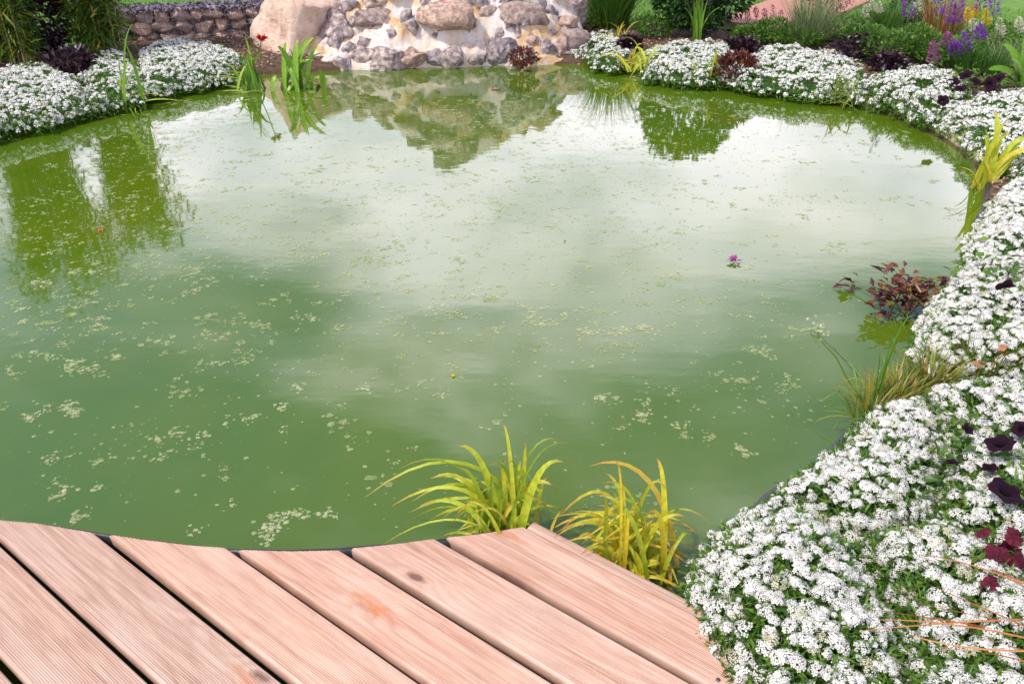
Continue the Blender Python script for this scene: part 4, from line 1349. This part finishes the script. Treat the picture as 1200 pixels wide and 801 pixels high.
# ------------------------------------------------------------------ burgundy water plant
b = P(1062, 372, 0.0)
root = thing("burgundy_water_plant", "burgundy leafy plant standing in the water by the right bank", "water plant", b)
sm = MB()
for (px, py, zt, n) in ((1055, 335, 0.09, 26), (1035, 345, 0.08, 22), (1075, 335, 0.09, 22), (1095, 332, 0.08, 18), (1050, 318, 0.11, 12), (1065, 355, 0.06, 22), (1040, 358, 0.05, 18), (1085, 352, 0.06, 18), (998, 332, 0.02, 9), (1072, 348, 0.08, 20), (1060, 340, 0.10, 20)):
    p = P(px, py, zt)
    tube(sm, [b + rng.normal(0, 0.02, 3) * [1, 1, 0], (b + p) / 2 + [0, 0, 0.015], p], [0.003, 0.0025, 0.002])
    for _ in range(int(n * 1.3)):
        mb = MB()
        yw = rng.random() * 6.28
        leaves(mb, (p + rng.normal(0, 0.024, 3) * [1.3, 1, 0.6])[None], np.array([[math.cos(yw), math.sin(yw), rng.uniform(-0.2, 0.9)]]), np.array([rng.uniform(0.03, 0.06)]), np.array([0.02]), np.array([rng.random()]))
        mb.v = [np.maximum(a, [-99, -99, 0.004]) for a in mb.v]
        mb.build("leaf", M["burgundy"], root)
sm.build("stems", M["stem"], root)

# a floating seed head on a long stalk, a floating flower and fallen leaves
b = P(1016, 452, 0.03)
root = thing("seed_head", "pale green seed head floating at the end of a long drifting stalk", "seed head", b)
mb = MB()
pts = [b, P(1000, 430, 0.03), P(982, 412, 0.012), P(966, 398, 0.008), P(958, 384, 0.008)]
tube(mb, pts, [0.003, 0.003, 0.0025, 0.002, 0.0015])
mb.build("stalk", M["stem"], root)
mb = MB()
n = 40
p = P(957, 386, 0.01) + np.c_[rng.normal(0, 0.012, n), rng.normal(0, 0.03, n), rng.uniform(0, 0.012, n)]
leaves(mb, p, rng.normal(0, 1, (n, 3)) * [1, 1, .3], 0.016, 0.010)
tag(mb.build("seeds", M["algae"], root), kind="stuff")

root = thing("floating_flower", "small purple flower floating on open water right of centre", "flower", P(863, 306, 0.004))
mb = MB()
n = 26
a = rng.random(n) * 6.28
p = P(863, 306, 0.006) + np.c_[np.cos(a) * 0.022 * rng.random(n), np.sin(a) * 0.022 * rng.random(n), rng.uniform(0, 0.01, n)]
leaves(mb, p, np.c_[np.cos(a), np.sin(a), rng.uniform(0.1, 0.6, n)], 0.02, 0.012)
mb.build("petals", M["magenta"], root)
for (px, py, m, lab, s) in ((581, 105, "pink", "pinkish leaf floating before the rockery", 0.10), (120, 268, "copper", "orange leaf floating in the left reflections", 0.05), (533, 439, "yellow", "small yellow leaf floating at mid pond", 0.022), (661, 282, "dark_leaf", "tiny dark leaf floating at mid pond", 0.016)):
    p = P(px, py, 0.004)
    mb = MB()
    n = 3
    yw = rng.random() * 6.28
    leaves(mb, p[None].repeat(n, 0), np.c_[np.cos(yw + np.arange(n) * .7), np.sin(yw + np.arange(n) * .7), 0.08 * np.ones(n)], s * 0.6, s * 0.45, cup=0.1)
    tag(mb.build("floating_leaf", M[m], origin=p), lab, "leaf")
# dead leaves in the sedge
for (px, py, lab) in ((1168, 412, "curled orange dead leaf lying on the white flowers"), (1152, 424, "dull pink dead leaf lying by the sedge")):
    p = P(px, py, 0.20)
    mb = MB()
    leaves(mb, p[None].repeat(3, 0) + rng.normal(0, 0.006, (3, 3)), rng.normal(0, 1, (3, 3)) * [1, 1, .4], 0.034, 0.022)
    tag(mb.build("dead_leaf", M["dead"], origin=p), lab, "leaf")


# ------------------------------------------------------------------ rockery
RX0, RX1 = P(388, 82)[0], P(690, 75)[0]
RY = P(540, 78)[1]
WL = np.array([P(a, b)[:2] for a, b in ((300, 70), (370, 79), (400, 83), (450, 81), (540, 78), (620, 76), (690, 75), (720, 78))])
WLX, WLY = WL[:, 0], WL[:, 1]


def rock_h(x, y):
    """rockery surface: a stepped cone of mortar and stones"""
    x, y = np.asarray(x, float), np.asarray(y, float)
    u = (x - RX0) / (RX1 - RX0)
    front = np.interp(x, WLX, WLY) - 0.04 + 0.03 * np.sin(u * 23)
    v = y - front
    prof = np.interp(u, [-0.4, -0.22, -0.03, 0.12, 0.28, 0.42, 0.55, 0.70, 0.86, 0.97, 1.05], [0.0, 0.42, 0.60, 0.72, 0.95, 1.16, 1.08, 0.95, 0.72, 0.40, 0.0])
    s = np.clip(v / 0.95, 0, 1)
    face = np.interp(s, [0, 0.04, 0.16, 0.28, 0.42, 0.6, 0.8, 1.0], [0.0, 0.16, 0.22, 0.42, 0.50, 0.78, 0.92, 1.0])
    back = 1 - np.clip((v - 1.4) / 0.9, 0, 1) ** 2
    p = np.stack([np.broadcast_to(x, v.shape).ravel(), np.broadcast_to(y, v.shape).ravel()], -1)
    n = (fbm(p, 3.0, 3, 4) - 0.5).reshape(v.shape) * 0.30 + (0.5 - np.abs(fbm(p, 9, 6, 4) - 0.5) * 4).reshape(v.shape) * 0.05 + (fbm(p, 24, 8, 3) - 0.5).reshape(v.shape) * 0.06
    return prof * face * back + n * np.clip(s * 8, 0, 1) * np.clip(prof * 2, 0, 1) * back - 0.06


rockery = thing("rockery", "rock waterfall of grey and tan stones set in stained pale mortar", "rockery", ((RX0 + RX1) / 2, RY, 0))
nx, ny = 260, 190
gx_, gy_ = np.meshgrid(np.linspace(RX0 - 0.75, RX1 + 0.16, nx), np.linspace(RY - 0.75, RY + 2.2, ny), indexing="ij")
zz = rock_h(gx_, gy_)
i, j = np.meshgrid(np.arange(nx - 1), np.arange(ny - 1), indexing="ij")
mb = MB()
mb.add(np.stack([gx_, gy_, zz], -1).reshape(-1, 3), np.stack([i * ny + j, (i + 1) * ny + j, (i + 1) * ny + j + 1, i * ny + j + 1], -1).reshape(-1, 4))
mb.build("mortar", M["mortar"], rockery, smooth=True)


def ico(sub=3):
    import bmesh
    bm = bmesh.new()
    bmesh.ops.create_icosphere(bm, subdivisions=sub, radius=1)
    v = np.array([x.co[:] for x in bm.verts])
    f = np.array([[a.index for a in fc.verts] for fc in bm.faces])
    bm.free()
    return v, f


ICO3 = ico(3)
ICO4 = ico(4)


def boulder(center, rad, mat, parent, seed, name="stone", src=None, flat=1.0, origin=True):
    v, f = src or ICO3
    r = np.random.default_rng(seed)
    # facets: clip the ball by random planes, then roughen
    q = v.copy()
    for _ in range(13):
        n = norm(r.normal(0, 1, 3))
        d = r.uniform(0.5, 0.85)
        ex = np.maximum(q @ n - d, 0)
        q = q - ex[:, None] * n * 0.97
    q = q * (1 + (fbm(v, 1.7, seed, 3) - 0.5)[:, None] * 0.55 + (0.25 - np.abs(fbm(v, 3.5, seed + 4, 4) - 0.5))[:, None] * 0.7 + (fbm(v, 9, seed, 2) - 0.5)[:, None] * 0.14)
    q = q * rad
    me_b = MB()
    me_b.add(q, f)
    o = bpy.data.objects.new(name, me_b.mesh(name, mat, False))
    C.objects.link(o)
    if parent is not None:
        o.parent = parent
        o.location = Vector((np.asarray(center) - world_loc(parent)).tolist())
    else:
        o.location = center
    return o


def hit_rock(px, py):
    r = ray(px, py)
    t = np.linspace(3, 14, 2200)
    p = np.array([0, 0, CAM_Z]) + r[None] * t[:, None]
    h = rock_h(p[:, 0], p[:, 1])
    ok = (p[:, 2] < np.maximum(h, -0.02)) & (p[:, 1] > RY - 0.8)
    k = np.argmax(ok) if ok.any() else None
    if k is None:
        return None
    return p[k], t[k]


STONES = [(371, 20, 24, 24, 0), (394, 19, 20, 16, 0), (397, 36, 30, 24, 0), (385, 5, 26, 16, 0), (410, 5, 20, 12, 0), (414, 27, 14, 12, 0), (445, 21, 50, 22, 1), (475, 22, 14, 20, 0), (484, 33, 15, 18, 0), (528, 20, 52, 38, 1),
          (427, 50, 14, 11, 0), (394, 50, 18, 14, 0), (411, 57, 15, 13, 0), (425, 67, 26, 22, 0), (398, 74, 22, 18, 0), (452, 70, 38, 18, 0), (484, 67, 32, 20, 1), (511, 69, 20, 20, 0), (531, 67, 24, 18, 0), (500, 4, 18, 11, 0),
          (559, 69, 18, 14, 0), (586, 59, 42, 32, 0), (607, 20, 46, 24, 1), (551, 27, 15, 12, 0), (586, 40, 11, 11, 0), (606, 38, 11, 11, 0), (639, 57, 22, 28, 0), (656, 59, 18, 28, 1), (676, 50, 28, 40, 1), (631, 8, 15, 22, 0),
          (665, 28, 24, 14, 1), (672, 6, 32, 26, 0), (620, 64, 14, 14, 0), (440, 2, 30, 14, 1), (560, 2, 26, 14, 0), (470, -8, 30, 20, 1), (600, -8, 30, 20, 0), (540, -14, 40, 26, 0), (500, -25, 40, 28, 1), (440, -22, 30, 22, 0), (570, -35, 36, 26, 1), (530, -55, 36, 26, 0), (480, -50, 30, 24, 0), (410, -15, 26, 20, 1), (640, -20, 36, 26, 1), (515, -75, 40, 30, 0), (400, -38, 26, 20, 0)]
for k, (px, py, w, h, kind) in enumerate(STONES):
    hp = hit_rock(px, py)
    if hp is None:
        continue
    p, t = hp
    s = t / F
    rad = np.array([w * s * 0.60, (w + h) * s * 0.28, h * s * 0.62])
    boulder(p + np.array([0, 0.25 * rad[1], -0.1 * rad[2]]), rad * 1.12, M["stone_tan"] if kind else M["stone_grey"], rockery, 100 + k, src=ICO4 if w > 28 else None)
for k in range(34):      # smaller stones packed between the big ones
    hp = hit_rock(rng.uniform(392, 690), rng.uniform(-60, 78))
    if hp is None:
        continue
    p, t = hp
    w = rng.uniform(7, 15) * t / F
    boulder(p + np.array([0, 0.01, 0]), np.array([w, w * 0.8, w * 0.8]) * rng.uniform(0.5, 0.75), M["stone_tan"] if rng.random() < 0.35 else M["stone_grey"], rockery, 300 + k)
bp = P(345, 62, 0.10)
big = boulder(np.array([bp[0] - 0.02, bp[1] + 0.30, 0.24]), np.array([0.46, 0.34, 0.52]), M["stone_pink"], rockery, 77, src=ICO4)
big.rotation_euler = (0, math.radians(14), 0.2)
bp = P(318, 60, 0.10)
boulder(np.array([bp[0] + 0.06, bp[1] + 0.36, 0.14]), np.array([0.28, 0.26, 0.34]), M["stone_pink"], rockery, 79, src=ICO4)

# ------------------------------------------------------------------ gabion wall
g0 = P(120, 52, 0.1)
g1 = P(330, 42, 0.1)
gd = norm((g1 - g0) * [1, 1, 0])
gn = np.array([-gd[1], gd[0], 0])
glen = np.linalg.norm((g1 - g0)[:2])
GH = 0.31
gab = thing("gabion_wall", "low wire gabion wall of reddish stones topped with purple slate", "wall", (g0[0], g0[1], 0.05))
rowh = GH / 3
sid = 0
for row in range(3):
    x = rng.uniform(-0.05, 0.0)
    while x < glen:
        w = rng.uniform(0.10, 0.22)
        c = g0 * [1, 1, 0] + gd * (x + w / 2) + gn * 0.10 + np.array([0, 0, 0.06 + row * rowh + rowh / 2])
        ob = boulder(c, np.array([w * 0.56, 0.13, rowh * 0.60]), M["gabion_stone"], gab, 500 + sid)
        ob.rotation_euler = (0, 0, math.atan2(gd[1], gd[0]))
        sid += 1
        x += w
mb = MB()
for x in np.arange(0, glen, 0.06):
    a_ = g0 * [1, 1, 0] + gd * x - gn * 0.035
    tube(mb, [a_ + [0, 0, 0.05], a_ + [0, 0, 0.05 + GH]], 0.0025, 4)
for z in np.arange(0.06, 0.06 + GH, 0.085):
    a_ = g0 * [1, 1, 0] - gn * 0.038 + np.array([0, 0, z])
    tube(mb, [a_, a_ + gd * glen], 0.0025, 4)
tag(mb.build("wire_mesh", M["wire"], gab), kind="stuff")
mb = MB()
n = 2600
c = g0 * [1, 1, 0] + gd * (rng.random((n, 1)) * glen) + gn * rng.uniform(-0.02, 0.44, (n, 1)) + np.array([0, 0, 0.06 + GH + 0.005])
leaves(mb, c + rng.normal(0, 0.006, (n, 3)), rng.normal(0, 1, (n, 3)) * [1, 1, 0.25], 0.05, 0.035)
tag(mb.build("slate_chippings", M["slate"], gab), kind="stuff")
mb = MB()
cs = [g0 * [1, 1, 0] + gd * a + gn * b_ for a, b_ in ((0, 0.14), (glen, 0.14), (glen, 0.47), (0, 0.47))]
mb.add([list(q[:2]) + [0.04] for q in cs] + [list(q[:2]) + [0.055 + GH] for q in cs], [(0, 3, 2, 1), (4, 5, 6, 7), (0, 1, 5, 4), (1, 2, 6, 5), (2, 3, 7, 6), (3, 0, 4, 7)])
mb.build("fill", M["slate"], gab)

# ------------------------------------------------------------------ floating algae
def blob(mb, c, r, rnd, sides=7):
    a = np.linspace(0, 2 * np.pi, sides, endpoint=False) + rng.random()
    rr_ = r * rng.uniform(0.55, 1.15, sides)
    V = np.c_[c[0] + rr_ * np.cos(a), c[1] + rr_ * np.sin(a), np.full(sides, 0.0012)]
    mb.add(np.concatenate([V, [[c[0], c[1], 0.0012 + min(0.003, r * 0.25)]]]), [(k, (k + 1) % sides, sides) for k in range(sides)], rnd)


def raft(mb, c, R, n, base_rnd, elong=1.6, ang=None, rmax=0.011):
    ang = rng.random() * 3.14 if ang is None else ang
    d = np.array([math.cos(ang), math.sin(ang)])
    e = np.array([-d[1], d[0]])
    k = max(2, n // 5)
    sub = [d * rng.normal(0, R * elong * 0.5) + e * rng.normal(0, R * 0.42) for _ in range(k)]
    for _ in range(n * 3):
        o = sub[int(rng.integers(k))] + rng.normal(0, rmax * 1.1, 2)
        blob(mb, c[:2] + o, rng.uniform(0.15, 1.0) ** 1.5 * rmax * 0.8, float(np.clip(base_rnd + rng.normal(0, 0.18), 0, 1)))


CL = [(340, 600, 0.03, 22, .75), (382, 600, 0.018, 9, .8), (325, 625, 0.03, 18, .8), (308, 628, 0.02, 6, .7), (227, 622, 0.014, 5, .8), (95, 605, 0.03, 16, .6), (70, 572, 0.03, 10, .6), (60, 475, 0.05, 30, .6), (30, 490, 0.03, 14, .7), (85, 487, 0.03, 10, .5),
      (190, 512, 0.03, 14, .5), (225, 513, 0.03, 12, .6), (195, 533, 0.025, 10, .5), (290, 492, 0.025, 10, .5), (265, 425, 0.04, 18, .5), (343, 452, 0.02, 8, .7), (75, 430, 0.04, 16, .7), (110, 425, 0.04, 14, .5), (60, 535, 0.02, 8, .6), (117, 540, 0.02, 8, .5),
      (712, 465, 0.03, 18, .6), (760, 490, 0.03, 14, .6), (800, 497, 0.02, 8, .5), (890, 410, 0.025, 10, .5), (870, 530, 0.03, 14, .6), (830, 508, 0.03, 10, .4), (725, 393, 0.04, 22, .7), (755, 383, 0.04, 20, .7), (620, 360, 0.04, 22, .7), (625, 372, 0.04, 18, .6), (640, 380, 0.03, 12, .6),
      (685, 388, 0.04, 18, .7), (548, 345, 0.05, 22, .7), (520, 365, 0.05, 20, .5), (575, 388, 0.03, 10, .5), (695, 362, 0.03, 12, .6), (895, 413, 0.03, 14, .5), (958, 380, 0.03, 10, .5), (350, 371, 0.04, 16, .7), (405, 345, 0.03, 12, .6), (250, 395, 0.05, 20, .5), (300, 415, 0.04, 12, .5), (440, 305, 0.05, 24, .5)]
for (px, py, R, n, br) in CL[:43]:
    c = P(px, py)
    mb = MB()
    raft(mb, c, R, n, br)
    o = mb.build("algae_raft", M["algae"], origin=np.array([c[0], c[1], 0.0]))
    tag(o, "pale green ragged clump of algae floating on the pond", "algae", "algae clumps drifting on the pond", "stuff")
mb = MB()
# drifts of small flecks: many thin rafts in loose bands, and stray specks everywhere
for _ in range(2300):
    x, y = rng.uniform(-2.6, 2.3), rng.uniform(1.6, 6.2)
    if edge_dist(x, y) > -0.12:
        continue
    dens = vn([[x, y]], 0.9, 4)[0] * (1.0 if x < 1.0 else 0.5) * (1.25 if y > 2.2 else 0.38) * (1.25 if x < 0.1 else 0.8)
    if rng.random() > dens:
        continue
    raft(mb, np.array([x, y]), rng.uniform(0.02, 0.08), int(rng.integers(4, 16)), rng.uniform(0.2, 0.7), 2.2, rng.normal(0.1, 0.4), rng.uniform(0.005, 0.011))
for _ in range(2600):
    x, y = rng.uniform(-2.9, 2.4), rng.uniform(1.0, 7.0)
    if edge_dist(x, y) > -0.05:
        continue
    blob(mb, np.array([x, y]), 0.001 + 0.004 * rng.random() ** 2, rng.random(), 5)
for _ in range(260):     # loose drifts of tiny flecks
    x, y = rng.uniform(-2.6, 1.6), rng.uniform(1.5, 5.6)
    if edge_dist(x, y) > -0.2 or rng.random() > vn([[x, y]], 1.1, 8)[0] * 1.2:
        continue
    for _k in range(int(rng.integers(20, 70))):
        q = np.array([x + rng.normal(0, 0.16), y + rng.normal(0, 0.10)])
        if edge_dist(*q) < -0.05:
            blob(mb, q, 0.0015 + 0.007 * rng.random() ** 2.5, rng.uniform(0.1, 0.8), 6)
for _ in range(150):     # broad thin films
    x, y = rng.uniform(-2.5, 1.8), rng.uniform(1.6, 5.8)
    if edge_dist(x, y) > -0.2 or rng.random() > vn([[x, y]], 1.0, 12)[0] * 1.3:
        continue
    raft(mb, np.array([x, y]), rng.uniform(0.02, 0.06), int(rng.integers(3, 8)), rng.uniform(0.0, 0.35), 1.8, rng.normal(0.1, 0.4), rng.uniform(0.012, 0.02))
# scum under the left and far banks where the reflections are
for _ in range(420):
    x, y = rng.uniform(-3.6, 2.6), rng.uniform(3.2, 7.4)
    d = edge_dist(x, y)
    if d > -0.03 or d < -1.9:
        continue
    if rng.random() > (0.95 if x < -1.4 else 0.5) * math.exp(d / 1.3):
        continue
    raft(mb, np.array([x, y]), rng.uniform(0.03, 0.09), int(rng.integers(5, 16)), rng.uniform(0.0, 0.45), 2.5, rng.normal(0.05, 0.3), 0.013)
tag(mb.build("floating_algae", M["algae"]), "pale green flecks of algae scattered over the pond", "algae", kind="stuff")

# ------------------------------------------------------------------ lawn blades and mulch
def annulus(n, d0, d1, a0, a1):
    a = rng.uniform(a0, a1, n)
    d = rng.uniform(d0, d1, n)
    r = R_of(a) + d
    return PC[0] + r * np.cos(a), PC[1] + r * np.sin(a), d


x, y, d = annulus(42000, LAWN_IN - 0.05, 5.0, math.radians(20), math.radians(140))
n = len(x)
mb = MB()
yaw = rng.random(n) * 6.28
blades(mb, np.c_[x, y, gz(x, y) + 0.008], yaw, rng.uniform(0.025, 0.06, n), np.full(n, 0.006), np.abs(rng.normal(0, 0.3, n)), rng.uniform(0.1, 0.8, n), 2)
tag(mb.build("lawn_grass", M["lawn_blade"]), "short green lawn grass beyond the planting bed", "grass", kind="stuff")
x, y, d = annulus(26000, 0.05, LAWN_IN, -math.pi * 0.45, math.radians(172))
mb = MB()
n = len(x)
leaves(mb, np.c_[x, y, gz(x, y) + rng.uniform(0.0, 0.02, n)], np.c_[rng.normal(0, 1, (n, 2)), rng.normal(0, 0.3, n)], rng.uniform(0.015, 0.05, n), rng.uniform(0.01, 0.02, n))
tag(mb.build("bark_mulch", M["mulch"]), "brown bark mulch between the plants", "mulch", kind="stuff")
